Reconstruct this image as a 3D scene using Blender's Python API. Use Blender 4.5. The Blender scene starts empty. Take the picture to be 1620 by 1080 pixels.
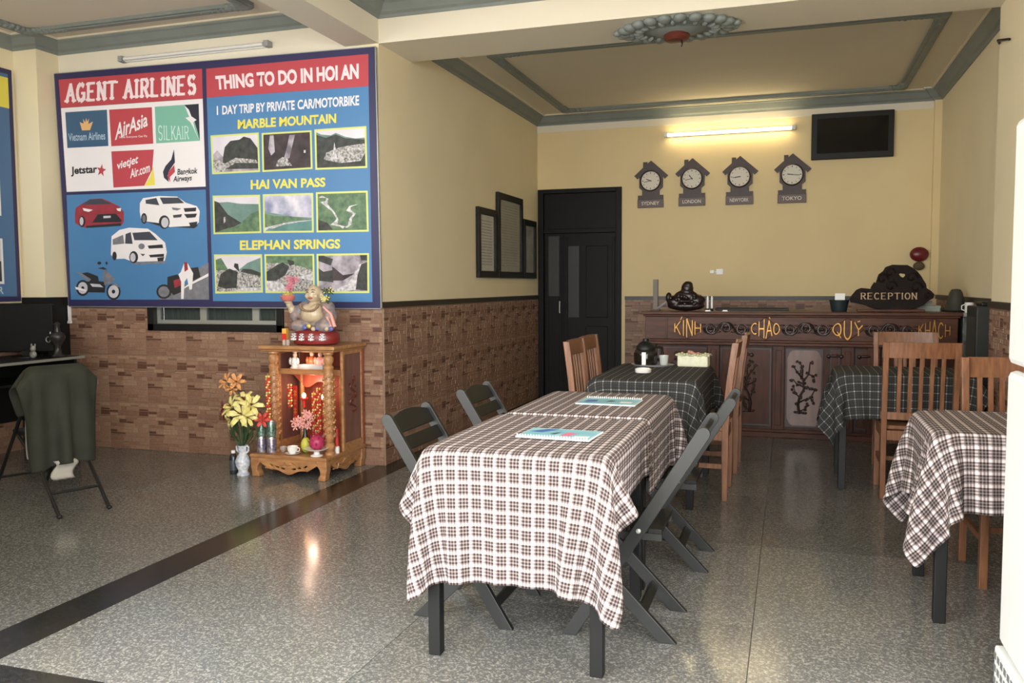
import bpy, bmesh, math, random
import numpy as np
from mathutils import Vector, Matrix

random.seed(7)
SC = bpy.context.scene
COL = SC.collection
PI = math.pi

# ------------------------------------------------------------------ camera
FPX, YAW, PITCH, ROLL, CAMH = 1348.8, 0.315414, 0.0659484, -0.0050444, 1.33
_fw = Vector((-math.sin(YAW)*math.cos(PITCH), math.cos(YAW)*math.cos(PITCH), -math.sin(PITCH)))
_r = Vector((math.cos(YAW), math.sin(YAW), 0))
_u = _r.cross(_fw)
CR = math.cos(ROLL)*_r + math.sin(ROLL)*_u
CU = -math.sin(ROLL)*_r + math.cos(ROLL)*_u
CAM = Vector((0, 0, CAMH))
cd = bpy.data.cameras.new('camera'); cam = bpy.data.objects.new('camera', cd); COL.objects.link(cam)
cd.sensor_width = 36; cd.lens = FPX/1620*36; cd.clip_start = 0.05
M3 = Matrix((CR, CU, -_fw)).transposed()
cam.matrix_world = Matrix.Translation(CAM) @ M3.to_4x4()
SC.camera = cam

# ------------------------------------------------------------------ light from the open street front
SC.view_settings.view_transform = 'Standard'
SC.view_settings.look = 'None'
SC.view_settings.gamma = 1
SC.view_settings.use_curve_mapping = False
SC.view_settings.exposure = 0.0
w = bpy.data.worlds.new('overcast_sky'); SC.world = w; w.use_nodes = True
bg = w.node_tree.nodes['Background']
bg.inputs[0].default_value = (1.0, 0.99, 0.98, 1); bg.inputs[1].default_value = 9.2

def portal(name, x0, x1, z0, z1, y):
    l = bpy.data.lights.new(name, 'AREA'); l.shape = 'RECTANGLE'
    l.size = x1-x0; l.size_y = z1-z0; l.cycles.is_portal = True
    o = bpy.data.objects.new(name, l); COL.objects.link(o)
    o.location = ((x0+x1)/2, y, (z0+z1)/2); o.rotation_euler = (PI/2, 0, 0)
portal('street_opening_portal', -2.9, 1.235, 0.0, 2.95, 1.99)
portal('added_slot_portal', -5.9, -2.95, 1.9, 2.95, 1.99)  # guides sky light through the high slot added for the poster bay

# ------------------------------------------------------------------ helpers
def at(x, y, ax, val):
    """point of the real plane ax=val seen at photo pixel (x, y)"""
    d = CR*((x-810)/FPX) - CU*((y-540)/FPX) + _fw
    i = 'xyz'.index(ax); t = (val-CAM[i])/d[i]
    return CAM + d*t

def lin(c):
    c = c/255
    return c/12.92 if c <= 0.04045 else ((c+0.055)/1.055)**2.4
def rgb(r, g, b): return (lin(r), lin(g), lin(b), 1)

MATS = {}
def mat(name, col, rough=0.6, metal=0.0, var=0.0, vscale=20.0, bump=0.0, emit=None, estr=0, trans=0, col2=None, stretch=None, spec=0.5, alpha=1, coat=0, objrand=0.0):
    if name in MATS: return MATS[name]
    m = bpy.data.materials.new(name); m.use_nodes = True
    nt = m.node_tree; b = nt.nodes['Principled BSDF']
    if len(col) == 3: col = rgb(*col)
    b.inputs['Base Color'].default_value = col
    b.inputs['Roughness'].default_value = rough; b.inputs['Metallic'].default_value = metal
    b.inputs['Specular IOR Level'].default_value = spec
    if coat: b.inputs['Coat Weight'].default_value = coat; b.inputs['Coat Roughness'].default_value = 0.15
    if trans: b.inputs['Transmission Weight'].default_value = trans
    if alpha < 1: b.inputs['Alpha'].default_value = alpha
    if emit: b.inputs['Emission Color'].default_value = rgb(*emit); b.inputs['Emission Strength'].default_value = estr
    if var or col2 or bump:
        tc = nt.nodes.new('ShaderNodeTexCoord'); mp = nt.nodes.new('ShaderNodeMapping')
        nt.links.new(tc.outputs['Object'], mp.inputs[0])
        if stretch: mp.inputs['Scale'].default_value = stretch
        nz = nt.nodes.new('ShaderNodeTexNoise'); nz.inputs['Scale'].default_value = vscale; nz.inputs['Detail'].default_value = 5
        nt.links.new(mp.outputs[0], nz.inputs[0])
        if var or col2:
            rp = nt.nodes.new('ShaderNodeValToRGB'); nt.links.new(nz.outputs[0], rp.inputs[0])
            c2 = rgb(*col2) if col2 else None
            a = [max(0, x*(1-var)) for x in col[:3]]; z = [min(1, x*(1+var)) for x in col[:3]]
            if c2: a = col[:3]; z = c2[:3]
            rp.color_ramp.elements[0].color = (*a, 1); rp.color_ramp.elements[0].position = 0.32
            rp.color_ramp.elements[1].color = (*z, 1); rp.color_ramp.elements[1].position = 0.68
            nt.links.new(rp.outputs[0], b.inputs['Base Color'])
            if objrand:
                oi = nt.nodes.new('ShaderNodeObjectInfo'); mr = nt.nodes.new('ShaderNodeMapRange')
                mr.inputs[3].default_value = 1-objrand; mr.inputs[4].default_value = 1+objrand
                nt.links.new(oi.outputs['Random'], mr.inputs[0])
                hs = nt.nodes.new('ShaderNodeHueSaturation'); nt.links.new(rp.outputs[0], hs.inputs['Color'])
                nt.links.new(mr.outputs[0], hs.inputs['Value']); nt.links.new(hs.outputs[0], b.inputs['Base Color'])
        if bump:
            bp = nt.nodes.new('ShaderNodeBump'); bp.inputs['Strength'].default_value = bump; bp.inputs['Distance'].default_value = 0.01
            nt.links.new(nz.outputs[0], bp.inputs['Height']); nt.links.new(bp.outputs[0], b.inputs['Normal'])
    MATS[name] = m
    return m

class MB:
    def __init__(s): s.v = []; s.f = []; s.m = []
    def add(s, vs, fs, mi=0, M=None):
        o = len(s.v)
        for p in vs: s.v.append(tuple(M @ Vector(p)) if M else tuple(p))
        for f in fs: s.f.append([i+o for i in f]); s.m.append(mi)
        return s
    def box(s, x0, x1, y0, y1, z0, z1, mi=0, M=None):
        vs = [(x, y, z) for z in (z0, z1) for y in (y0, y1) for x in (x0, x1)]
        return s.add(vs, [(0,2,3,1), (4,5,7,6), (0,1,5,4), (2,6,7,3), (0,4,6,2), (1,3,7,5)], mi, M)
    def bar(s, p, q, wd, ht, up=(0, 0, 1), mi=0):
        p = Vector(p); q = Vector(q); d = (q-p).normalized(); up = Vector(up)
        sd = d.cross(up)
        if sd.length < 1e-5: sd = d.cross(Vector((1, 0, 0)))
        sd.normalize(); u2 = sd.cross(d)
        a = sd*wd/2; b = u2*ht/2
        vs = [p-a-b, p+a-b, p+a+b, p-a+b, q-a-b, q+a-b, q+a+b, q-a+b]
        return s.add(vs, [(3,2,1,0), (4,5,6,7), (0,1,5,4), (1,2,6,5), (2,3,7,6), (3,0,4,7)], mi)
    def tube(s, pts, r, n=8, mi=0):
        pts = [Vector(p) for p in pts]; k = len(pts)
        rs = r if isinstance(r, (list, tuple)) else [r]*k
        vs = []; nrm = None
        for i, p in enumerate(pts):
            t = (pts[min(i+1, k-1)]-pts[max(i-1, 0)])
            if t.length < 1e-9: t = Vector((0, 0, 1))
            t.normalize()
            if nrm is None: nrm = t.orthogonal().normalized()
            else:
                nrm = nrm - t*nrm.dot(t)
                nrm = nrm.normalized() if nrm.length > 1e-6 else t.orthogonal().normalized()
            bn = t.cross(nrm)
            for j in range(n):
                a = 2*PI*j/n; vs.append(p + (nrm*math.cos(a)+bn*math.sin(a))*rs[i])
        fs = [(i*n+j, i*n+(j+1) % n, (i+1)*n+(j+1) % n, (i+1)*n+j) for i in range(k-1) for j in range(n)]
        fs += [tuple(range(n))[::-1], tuple((k-1)*n+j for j in range(n))]
        return s.add(vs, fs, mi)
    def lathe(s, prof, c=(0, 0, 0), n=20, mi=0, M=None, sx=1, sy=1, caps=True):
        vs = []
        for r, z in prof:
            for j in range(n):
                a = 2*PI*j/n; vs.append((c[0]+r*math.cos(a)*sx, c[1]+r*math.sin(a)*sy, c[2]+z))
        k = len(prof)
        fs = [(i*n+j, i*n+(j+1) % n, (i+1)*n+(j+1) % n, (i+1)*n+j) for i in range(k-1) for j in range(n)]
        if caps: fs += [tuple(range(n))[::-1], tuple((k-1)*n+j for j in range(n))]
        return s.add(vs, fs, mi, M)
    def ell(s, c, r, n=12, m=8, mi=0, R=None):
        if not isinstance(r, (list, tuple)): r = (r, r, r)
        vs = []
        for i in range(m+1):
            t = PI*i/m
            rr = max(math.sin(t), 1e-4)
            for j in range(n):
                a = 2*PI*j/n
                p = Vector((rr*math.cos(a)*r[0], rr*math.sin(a)*r[1], -math.cos(t)*r[2]))
                if R: p = R @ p
                vs.append(p+Vector(c))
        fs = [(i*n+j, i*n+(j+1) % n, (i+1)*n+(j+1) % n, (i+1)*n+j) for i in range(m) for j in range(n)]
        return s.add(vs, fs, mi)
    def prism(s, pts, ext, mi=0):
        pts = [Vector(p) for p in pts]; ext = Vector(ext); n = len(pts)
        nr = Vector((0, 0, 0))
        for i in range(n): nr += pts[i].cross(pts[(i+1) % n])
        if nr.dot(ext) > 0: pts = pts[::-1]
        fs = [tuple(range(n)), tuple(range(2*n-1, n-1, -1))] + [(i, n+i, n+(i+1) % n, (i+1) % n) for i in range(n)]
        return s.add(pts+[p+ext for p in pts], fs, mi)
    def face(s, pts, mi=0): return s.add(pts, [tuple(range(len(pts)))], mi)
    def mesh(s, name, mats, smooth=None):
        me = bpy.data.meshes.new(name); me.from_pydata(s.v, [], s.f)
        for m in (mats if isinstance(mats, (list, tuple)) else [mats]): me.materials.append(m)
        me.polygons.foreach_set('material_index', s.m)
        bm = bmesh.new(); bm.from_mesh(me); bmesh.ops.recalc_face_normals(bm, faces=bm.faces) if smooth is not None else None
        bm.to_mesh(me); bm.free()
        if smooth is not None:
            me.polygons.foreach_set('use_smooth', [True]*len(me.polygons))
            me.set_sharp_from_angle(angle=math.radians(smooth))
        me.update()
        return me
    def build(s, name, mats, parent=None, smooth=None, bevel=0, loc=None, kind=None):
        return link(name, s.mesh(name, mats, smooth), parent, bevel, loc, kind)

def link(name, me, parent=None, bevel=0, loc=None, kind=None):
    o = bpy.data.objects.new(name, me); COL.objects.link(o)
    if parent: o.parent = parent
    if loc: o.location = loc
    if kind: o['kind'] = kind
    if bevel:
        b = o.modifiers.new('bevel', 'BEVEL'); b.width = bevel; b.segments = 2; b.limit_method = 'ANGLE'
    return o

def tag(o, label=None, cat=None, group=None, kind=None):
    if label: o['label'] = label
    if cat: o['category'] = cat
    if group: o['group'] = group
    if kind: o['kind'] = kind
    return o
def thing(name, loc, label, cat, group=None, rz=0):
    o = bpy.data.objects.new(name, None); COL.objects.link(o); o.empty_display_size = 0.1
    o.location = loc; o.rotation_euler = (0, 0, rz)
    return tag(o, label, cat, group)
def copy_tree(o, parent=None):
    c = o.copy(); COL.objects.link(c); c.parent = parent
    for ch in [x for x in COL.objects if x.parent == o]: copy_tree(ch, c)
    return c

def curve_mesh(name, polys, depth, bevel=0.0):
    """filled outline(s) in the local XZ plane (holes allowed), thickness along Y"""
    cu = bpy.data.curves.new(name, 'CURVE'); cu.dimensions = '2D'; cu.fill_mode = 'BOTH'; cu.extrude = depth/2; cu.bevel_depth = bevel
    for pl in polys:
        sp = cu.splines.new('POLY'); sp.points.add(len(pl)-1); sp.use_cyclic_u = True
        for i, (x, z) in enumerate(pl): sp.points[i].co = (x, z, 0, 1)
    o = bpy.data.objects.new(name, cu); COL.objects.link(o)
    me = bpy.data.meshes.new_from_object(o.evaluated_get(bpy.context.evaluated_depsgraph_get()))
    bpy.data.objects.remove(o); bpy.data.curves.remove(cu)
    me.transform(Matrix.Rotation(PI/2, 4, 'X'))
    return me

def text_verts(body, bold=0.0, shear=0.0, depth=0.0, spacing=1.0):
    cu = bpy.data.curves.new('lettering', 'FONT'); cu.body = body; cu.offset = bold; cu.shear = shear; cu.extrude = depth
    cu.space_character = spacing; cu.resolution_u = 3
    o = bpy.data.objects.new('lettering', cu); COL.objects.link(o)
    me = bpy.data.meshes.new_from_object(o.evaluated_get(bpy.context.evaluated_depsgraph_get()))
    bpy.data.objects.remove(o); bpy.data.curves.remove(cu)
    return me
def text_quad(name, body, fn, m, parent=None, bold=0.0, shear=0.0, env=None, spacing=1.0):
    """lettering mapped on a quad: fn(u, v) gives the 3D point, u, v in 0..1"""
    me = text_verts(body, bold, shear, 0, spacing)
    xs = [v.co.x for v in me.vertices]; ys = [v.co.y for v in me.vertices]
    x0, x1, y0, y1 = min(xs), max(xs), min(ys), max(ys)
    for v in me.vertices:
        v.co = fn((v.co.x-x0)/(x1-x0), (v.co.y-y0)/(y1-y0))
    me.materials.clear(); me.materials.append(m); me.name = name
    return link(name, me, parent)

def pxquad(TL, TR, BR, BL, ax, val):
    def fn(u, v):
        x = (1-v)*((1-u)*BL[0]+u*BR[0]) + v*((1-u)*TL[0]+u*TR[0])
        y = (1-v)*((1-u)*BL[1]+u*BR[1]) + v*((1-u)*TL[1]+u*TR[1])
        return at(x, y, ax, val)
    return fn

def arc(cx, cz, rx, rz, a0, a1, n=8):
    return [(cx+rx*math.cos(math.radians(a0+(a1-a0)*i/n)), cz+rz*math.sin(math.radians(a0+(a1-a0)*i/n))) for i in range(n+1)]
# stroke letters on a 0..1 x 0..1 cell
STROKES = {
 'A': [[(0,0),(.5,1),(1,0)], [(.2,.38),(.8,.38)]],
 'C': [arc(.55,.5,.5,.5,50,310,10)],
 'E': [[(.1,0),(.1,1)], [(.1,1),(.95,1)], [(.1,.52),(.75,.52)], [(.1,0),(.95,0)]],
 'G': [arc(.52,.5,.5,.5,50,330,10), [(.6,.45),(.98,.45)], [(.95,.45),(.95,.08)]],
 'H': [[(.08,0),(.08,1)], [(.92,0),(.92,1)], [(.08,.5),(.92,.5)]],
 'I': [[(.5,0),(.5,1)]],
 'K': [[(.1,0),(.1,1)], [(.9,1),(.12,.42)], [(.36,.6),(.95,0)]],
 'L': [[(.1,0),(.1,1)], [(.1,0),(.9,0)]],
 'N': [[(.08,0),(.08,1)], [(.08,1),(.92,0)], [(.92,0),(.92,1)]],
 'O': [arc(.5,.5,.48,.5,0,360,14)],
 'P': [[(.12,0),(.12,1)], [(.12,1),(.55,1)]+arc(.55,.75,.37,.25,90,-90,6)+[(.12,.5)]],
 'Q': [arc(.5,.5,.48,.5,0,360,14), [(.55,.3),(.95,-.05)]],
 'R': [[(.12,0),(.12,1)], [(.12,1),(.55,1)]+arc(.55,.76,.36,.24,90,-90,6)+[(.12,.52)], [(.5,.52),(.95,0)]],
 'S': [arc(.5,.74,.4,.26,30,270,8)+arc(.5,.25,.42,.26,90,-150,8)],
 'T': [[(.5,0),(.5,1)], [(.02,1),(.98,1)]],
 'U': [[(.1,1),(.1,.35)]+arc(.5,.33,.4,.33,180,360,8)+[(.9,1)]],
 'Y': [[(.05,1),(.5,.5)], [(.95,1),(.5,.5)], [(.5,.5),(.5,0)]],
 "'": [[(.4,1.15),(.65,1.32)]], '`': [[(.62,1.15),(.35,1.32)]],
}
def stroke_word(word, tw, serif=0.0, gap=0.35, widths=None):
    """list of flat strips [(quad of 2D points)] in a box 0..W x 0..1"""
    x = 0; out = []
    def strip(a, b, t):
        d = Vector((b[0]-a[0], b[1]-a[1]))
        if d.length < 1e-6: return
        d.normalize(); n = Vector((-d.y, d.x))*t/2; e = d*t*0.25
        a = Vector(a)-e; b = Vector(b)+e
        out.append([a-n, b-n, b+n, a+n])
    for ch in word:
        if ch == ' ': x += 0.6; continue
        wd = 0.25 if ch == 'I' else 0.72
        if ch in "'`":
            for pl in STROKES[ch]: strip((x-gap-0.72+pl[0][0]*0.72, pl[0][1]), (x-gap-0.72+pl[1][0]*0.72, pl[1][1]), tw*0.8)
            continue
        for pl in STROKES[ch]:
            q = [(x+p[0]*wd, p[1]) for p in pl]
            for a, b in zip(q, q[1:]):
                diag = abs(a[0]-b[0]) > 0.05 and abs(a[1]-b[1]) < 0.05
                strip(a, b, tw*(0.55 if (serif and diag) else 1))
            if serif:
                for p in ((pl[0], pl[-1]) if len(pl) < 4 else (pl[0],)):
                    if p[1] in (0, 1) and ch not in 'EL' or (p[1] in (0, 1) and p[0] < .2):
                        px = x+p[0]*wd; pz = min(max(p[1], 0.04), 0.96)
                        strip((px-serif, pz), (px+serif, pz), tw*0.45)
        x += wd+gap
    return out, x-gap
def stroke_quad(name, word, fn, m, parent, tw=0.2, serif=0.0, gap=0.35, depth=None):
    st, W = stroke_word(word, tw, serif, gap); mb = MB()
    for i, q in enumerate(st):
        p3 = [fn(p[0]/W, p[1])+Vector((0, -.00012*(i % 9), 0)) for p in q]
        if depth: mb.prism(p3, depth)
        else:
            mb.face(p3)
    return mb.build(name, m, parent)

# ------------------------------------------------------------------ surface materials
def granite(name, c1, c2, c3, rough, rnd):
    m = bpy.data.materials.new(name); m.use_nodes = True; nt = m.node_tree; b = nt.nodes['Principled BSDF']
    N = nt.nodes.new; L = nt.links.new
    g = N('ShaderNodeNewGeometry')
    n1 = N('ShaderNodeTexNoise'); n1.inputs['Scale'].default_value = 60; n1.inputs['Detail'].default_value = 3
    n2 = N('ShaderNodeTexNoise'); n2.inputs['Scale'].default_value = 1.1; n2.inputs['Detail'].default_value = 4
    vo = N('ShaderNodeTexVoronoi'); vo.inputs['Scale'].default_value = 170
    for n in (n1, n2, vo): L(g.outputs['Position'], n.inputs['Vector'])
    bw = N('ShaderNodeSeparateColor'); L(vo.outputs['Color'], bw.inputs[0])
    av = N('ShaderNodeMath'); av.operation = 'MULTIPLY_ADD'; L(n1.outputs[0], av.inputs[0]); av.inputs[1].default_value = 0.9; 
    sc_ = N('ShaderNodeMath'); sc_.operation = 'MULTIPLY'; L(bw.outputs[0], sc_.inputs[0]); sc_.inputs[1].default_value = 0.55; L(sc_.outputs[0], av.inputs[2])
    r1 = N('ShaderNodeValToRGB'); L(av.outputs[0], r1.inputs[0])
    e = r1.color_ramp.elements; e[0].position = .40; e[0].color = c1; e[1].position = 1.0; e[1].color = c3
    k = e.new(.76); k.color = c2
    oi = N('ShaderNodeObjectInfo'); mr = N('ShaderNodeMapRange'); L(oi.outputs['Random'], mr.inputs[0])
    mr.inputs[3].default_value = 1-rnd; mr.inputs[4].default_value = 1+rnd
    m2 = N('ShaderNodeMath'); m2.operation = 'MULTIPLY_ADD'; L(n2.outputs[0], m2.inputs[0]); m2.inputs[1].default_value = 0.35; L(mr.outputs[0], m2.inputs[2])
    m3 = N('ShaderNodeMath'); m3.operation = 'SUBTRACT'; L(m2.outputs[0], m3.inputs[0]); m3.inputs[1].default_value = 0.175
    hs = N('ShaderNodeHueSaturation'); L(r1.outputs[0], hs.inputs['Color']); L(m3.outputs[0], hs.inputs['Value'])
    L(hs.outputs[0], b.inputs['Base Color'])
    rr = N('ShaderNodeMapRange'); L(n2.outputs[0], rr.inputs[0]); rr.inputs[3].default_value = rough-.06; rr.inputs[4].default_value = rough+.06
    L(rr.outputs[0], b.inputs['Roughness'])
    MATS[name] = m; return m
def plaid(name, base, mid, light, period, wl, thin):
    """woven check: UV in metres; wide light band of width wl, thin dark threads between"""
    m = bpy.data.materials.new(name); m.use_nodes = True; nt = m.node_tree; b = nt.nodes['Principled BSDF']
    N = nt.nodes.new; L = nt.links.new
    b.inputs['Roughness'].default_value = 0.9; b.inputs['Specular IOR Level'].default_value = 0.15
    uv = N('ShaderNodeUVMap'); uv.uv_map = 'cloth'; sp = N('ShaderNodeSeparateXYZ'); L(uv.outputs[0], sp.inputs[0])
    def mth(op, a, bb=None):
        n = N('ShaderNodeMath'); n.operation = op
        for i, x in enumerate((a, bb)):
            if x is None: continue
            if isinstance(x, (int, float)): n.inputs[i].default_value = x
            else: L(x, n.inputs[i])
        return n.outputs[0]
    amt = []
    for k in (0, 1):
        t = mth('FRACT', mth('DIVIDE', sp.outputs[k], period))
        band = mth('LESS_THAN', t, wl)
        q = mth('FRACT', mth('MULTIPLY', mth('SUBTRACT', t, wl), 3.0/(1-wl)))
        th = mth('MULTIPLY', mth('LESS_THAN', q, 0.42), thin)
        amt.append(mth('MAXIMUM', band, th))
    a = mth('MULTIPLY', mth('ADD', amt[0], amt[1]), 0.5)
    rp = N('ShaderNodeValToRGB'); L(a, rp.inputs[0])
    e = rp.color_ramp.elements; e[0].position = 0; e[0].color = rgb(*base); e[1].position = 1; e[1].color = rgb(*light)
    k = e.new(.5); k.color = rgb(*mid)
    L(rp.outputs[0], b.inputs['Base Color'])
    MATS[name] = m; return m

M_WALL = mat('cream_wall_paint', (234, 221, 186), 0.75, var=0.04, vscale=1.2)
M_WALLB = mat('lamp_tinted_wall_paint', (228, 208, 160), 0.75, var=0.04, vscale=1.2)  # cream wall with the tube lamp's yellow cast mixed into the colour
M_WALLW = mat('pale_wall_paint', (228, 220, 200), 0.75, var=0.03, vscale=1.2)
M_CEIL = mat('ceiling_paint', (214, 206, 188), 0.8, var=0.03, vscale=1.0)
M_GREY = mat('grey_moulding_paint', (126, 133, 129), 0.6, var=0.06, vscale=6)
M_BLACK = mat('black_lacquer', (24, 24, 23), 0.45, spec=0.3)
M_TRIM = mat('dark_stone_trim', (44, 38, 33), 0.4, var=0.2, vscale=30)
M_MORTAR = mat('tile_ground', (140, 112, 92), 0.5, var=0.10, vscale=40)
M_BR = [mat('brick_tan', (146, 114, 94), 0.5, var=0.12, vscale=60), mat('brick_mid', (134, 101, 82), 0.5, var=0.14, vscale=60),
        mat('brick_brown', (98, 66, 52), 0.5, var=0.15, vscale=60), mat('brick_pale', (158, 128, 106), 0.5, var=0.10, vscale=60)]
M_GRAN = granite('grey_granite', rgb(94, 94, 92), rgb(105, 105, 102), rgb(150, 149, 143), 0.15, 0.15)
M_GRAND = granite('dark_granite', rgb(24, 23, 22), rgb(34, 33, 32), rgb(54, 52, 50), 0.2, 0.04)
M_WOOD = mat('red_brown_wood', (112, 72, 46), 0.42, col2=(144, 98, 66), vscale=9, stretch=(6, 6, 0.7), coat=0.1)
M_DWOOD = mat('dark_rosewood', (62, 34, 23), 0.45, col2=(88, 50, 34), vscale=7, stretch=(4, 4, 0.8), spec=0.3)
M_DWOODH = mat('rosewood_board', (66, 38, 26), 0.45, col2=(94, 56, 38), vscale=7, stretch=(0.8, 4, 4), spec=0.3)
M_CARVE = mat('dark_carved_wood', (44, 25, 18), 0.4)  # one even dark wood tone for the carved relief
M_GOLD = mat('gold_paint', (205, 150, 62), 0.35, metal=0.35)
M_CHB = mat('black_painted_wood', (25, 27, 26), 0.38, var=0.12, vscale=30, spec=0.5)
M_CHS = mat('black_slat_wood', (19, 20, 19), 0.45, var=0.12, vscale=30, spec=0.3)
M_TABLE = mat('black_table_paint', (17, 18, 18), 0.45, spec=0.3)
M_WHITE = mat('white_plastic', (235, 236, 234), 0.3)
M_PORC = mat('white_porcelain', (238, 236, 230), 0.15)
# ------------------------------------------------------------------ the room
XL, YP, YB, XR, XRN, YF = -2.84, 5.65, 9.70, 1.43, 1.235, 2.0
XS = -6.0
def struct(name, mb, m, label, cat, **k):
    return tag(mb.build(name, m, **k), label, cat, kind='structure')

# floor with its slabs
fl = struct('floor', MB().box(XS-.15, 1.6, YF-.2, YB+.15, -0.08, -0.013), mat('floor_mortar', (150, 146, 136), 0.7), 'polished grey granite slab floor with dark border strips', 'floor')
def slab(x0, x1, y0, y1, m, name='floor_slab', g=0.0015):
    o = MB().box(x0+g, x1-g, y0+g, y1-g, -0.013, 0).build(name, m, fl)
xs_c = [-2.68, -1.40, -0.12, 1.16, 1.6]; ys = [2.23, 3.37, 4.43, 5.50, 6.57, 7.64, 8.71, 9.75]
for x0, x1 in zip(xs_c, xs_c[1:]):
    for y0, y1 in zip(ys, ys[1:]): slab(x0, x1, y0, y1, M_GRAN)
xs_l = [-6.1, -5.26, -4.08, -2.90]; yl = [2.0, 3.38, 4.46, 5.54, 5.70]
for x0, x1 in zip(xs_l, xs_l[1:]):
    for y0, y1 in zip(yl, yl[1:]): slab(x0, x1, y0, y1, M_GRAN)
slab(-2.90, -2.68, 2.0, 9.75, M_GRAND, 'border_strip')
slab(-2.68, 1.6, 2.0, 2.23, M_GRAND, 'border_strip')

# walls
w_back = struct('wall_back', MB().box(XL-.15, -2.83, YB, YB+.12, 0, 3.4).box(-2.83, -1.84, YB, YB+.12, 2.44, 3.4).box(-1.84, XR+.15, YB, YB+.12, 0, 3.4), M_WALLB, 'cream back wall behind the reception counter', 'wall')
struct('pilaster', MB().box(1.36, XR, YB-.05, YB, 0, 3.18), M_WALLB, 'narrow cream pilaster in the far right corner', 'column')
w_left = struct('wall_left', MB().box(XL-.15, XL, YP, YB, 0, 3.4), M_WALL, 'cream side wall with three black frames beside the black door', 'wall')
wx0, wx1, wz0, wz1 = -4.93, -3.67, 0.98, 1.60
w_post = struct('wall_poster', MB().box(XS-.15, wx0, YP, YP+.15, 0, 3.4).box(wx1, XL-.15, YP, YP+.15, 0, 3.4).box(wx0, wx1, YP, YP+.15, 0, wz0).box(wx0, wx1, YP, YP+.15, wz1, 3.4), M_WALLW, 'pale wall carrying the big blue travel poster', 'wall')
w_side = struct('wall_left_bay', MB().box(XS-.15, XS, YF, YP, 0, 3.4), M_WALL, 'cream wall behind the black computer desk', 'wall')
w_right = struct('wall_right', MB().box(XR, XR+.15, 6.2, YB, 0, 3.4), M_WALL, 'cream right wall beyond the pillar', 'wall')
w_rn = struct('wall_right_front', MB().box(XRN, XR+.15, YF, 6.2, 0, 3.4), M_WALL, 'cream right wall behind the white fridge', 'wall')
struct('wall_front', MB().box(XS-.15, -2.9, YF-.15, YF, 0, 1.9).box(XS-.15, -5.9, YF-.15, YF, 1.9, 2.95).box(-2.95, -2.9, YF-.15, YF, 1.9, 2.95).box(XS-.15, XR+.15, YF-.15, YF, 2.95, 3.4), M_WALLW, 'unseen street wall by the open shop front, with an added high light slot', 'wall')  # unseen; high slot added to brighten the poster wall above a dark floor
struct('added_porch_cover', MB().box(XS-.5, 3.0, 0.1, YF-.15, 2.95, 3.1), M_WALLW, 'unseen white porch cover added to block high sky light', 'ceiling')  # unseen cover, added so less sky light falls on the tabletops
struct('ground', MB().box(-14, 10, -14, YF-.2, -.12, -.03), mat('pale_pavement', (176, 172, 164), .8, var=.1, vscale=3), 'pale pavement in front of the shop', 'pavement')
# column
col = struct('column', MB().box(XS, -5.76, 5.43, YP, 1.25, 3.335), M_WALL, 'cream square column left of the big poster', 'column')
MB().box(XS, -5.745, 5.415, YP, 0, 1.25).build('black_cladding', M_BLACK, col)

# ceilings and beams
def ceil(name, x0, x1, y0, y1, z, label): return struct(name, MB().box(x0, x1, y0, y1, z, z+.08), M_CEIL, label, 'ceiling')
ceil('ceiling_back', XL, XR, 6.2, YB, 3.285, 'beige ceiling above the reception')
ceil('ceiling_center', XL, XRN, YF, YP, 3.345, 'white ceiling over the dining tables')
ceil('ceiling_left', XS, -3.11, YF, YP, 3.335, 'white ceiling over the poster corner')
struct('beam_cross', MB().box(XL, XR, YP, 6.2, 3.067, 3.45), M_WALLW, 'white ceiling beam across the room carrying the grey rosette', 'beam')
struct('beam_side', MB().box(-3.11, XL, YF, YP, 3.067, 3.45), M_WALLW, 'white ceiling beam running along the poster corner', 'beam')

def crown(name, path, z0, z1, proj, label):
    n = len(path); P = [Vector((x, y, 0)) for x, y in path]
    prof = [(0, z0, 0), (0.012, z0, 0), (0.02, z0+.018, 0), (0.045, z0+.03, 0), (proj-.02, z1-.03, 0), (proj-.005, z1-.022, 0), (proj, z1-.01, 0), (proj+.003, z1-.012, 1), (proj+.022, z1-.012, 1), (proj+.022, z1+.002, 1)]
    mb = MB(); rows = []
    for i in range(n):
        a = (P[i]-P[i-1]).normalized(); b = (P[(i+1) % n]-P[i]).normalized()
        na = Vector((-a.y, a.x, 0)); nb = Vector((-b.y, b.x, 0))
        bis = (na+nb); bis = bis/ (1+na.dot(nb))
        rows.append([(P[i]+bis*o+Vector((0, 0, z))) for o, z, _ in prof])
    k = len(prof)
    for i in range(n):
        j = (i+1) % n
        for q in range(k-1):
            mb.add([rows[i][q], rows[j][q], rows[j][q+1], rows[i][q+1]], [(0, 1, 2, 3)], prof[q+1][2])
    return struct(name, mb, [M_GREY, M_WALLW], label, 'moulding', smooth=25)
crown('trim_1', [(XL, 6.2), (XR, 6.2), (XR, YB-.05), (1.36, YB-.05), (1.36, YB), (XL, YB)], 3.175, 3.285, 0.10, 'grey crown moulding round the reception ceiling')
crown('trim_2', [(XL, YF), (XRN, YF), (XRN, YP), (XL, YP)], 3.238, 3.345, 0.10, 'grey crown moulding round the dining ceiling')
crown('trim_3', [(XS, YF), (-3.11, YF), (-3.11, YP), (-5.76, YP), (-5.76, 5.43), (XS, 5.43)], 3.232, 3.335, 0.10, 'grey crown moulding above the big poster and column')

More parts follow.
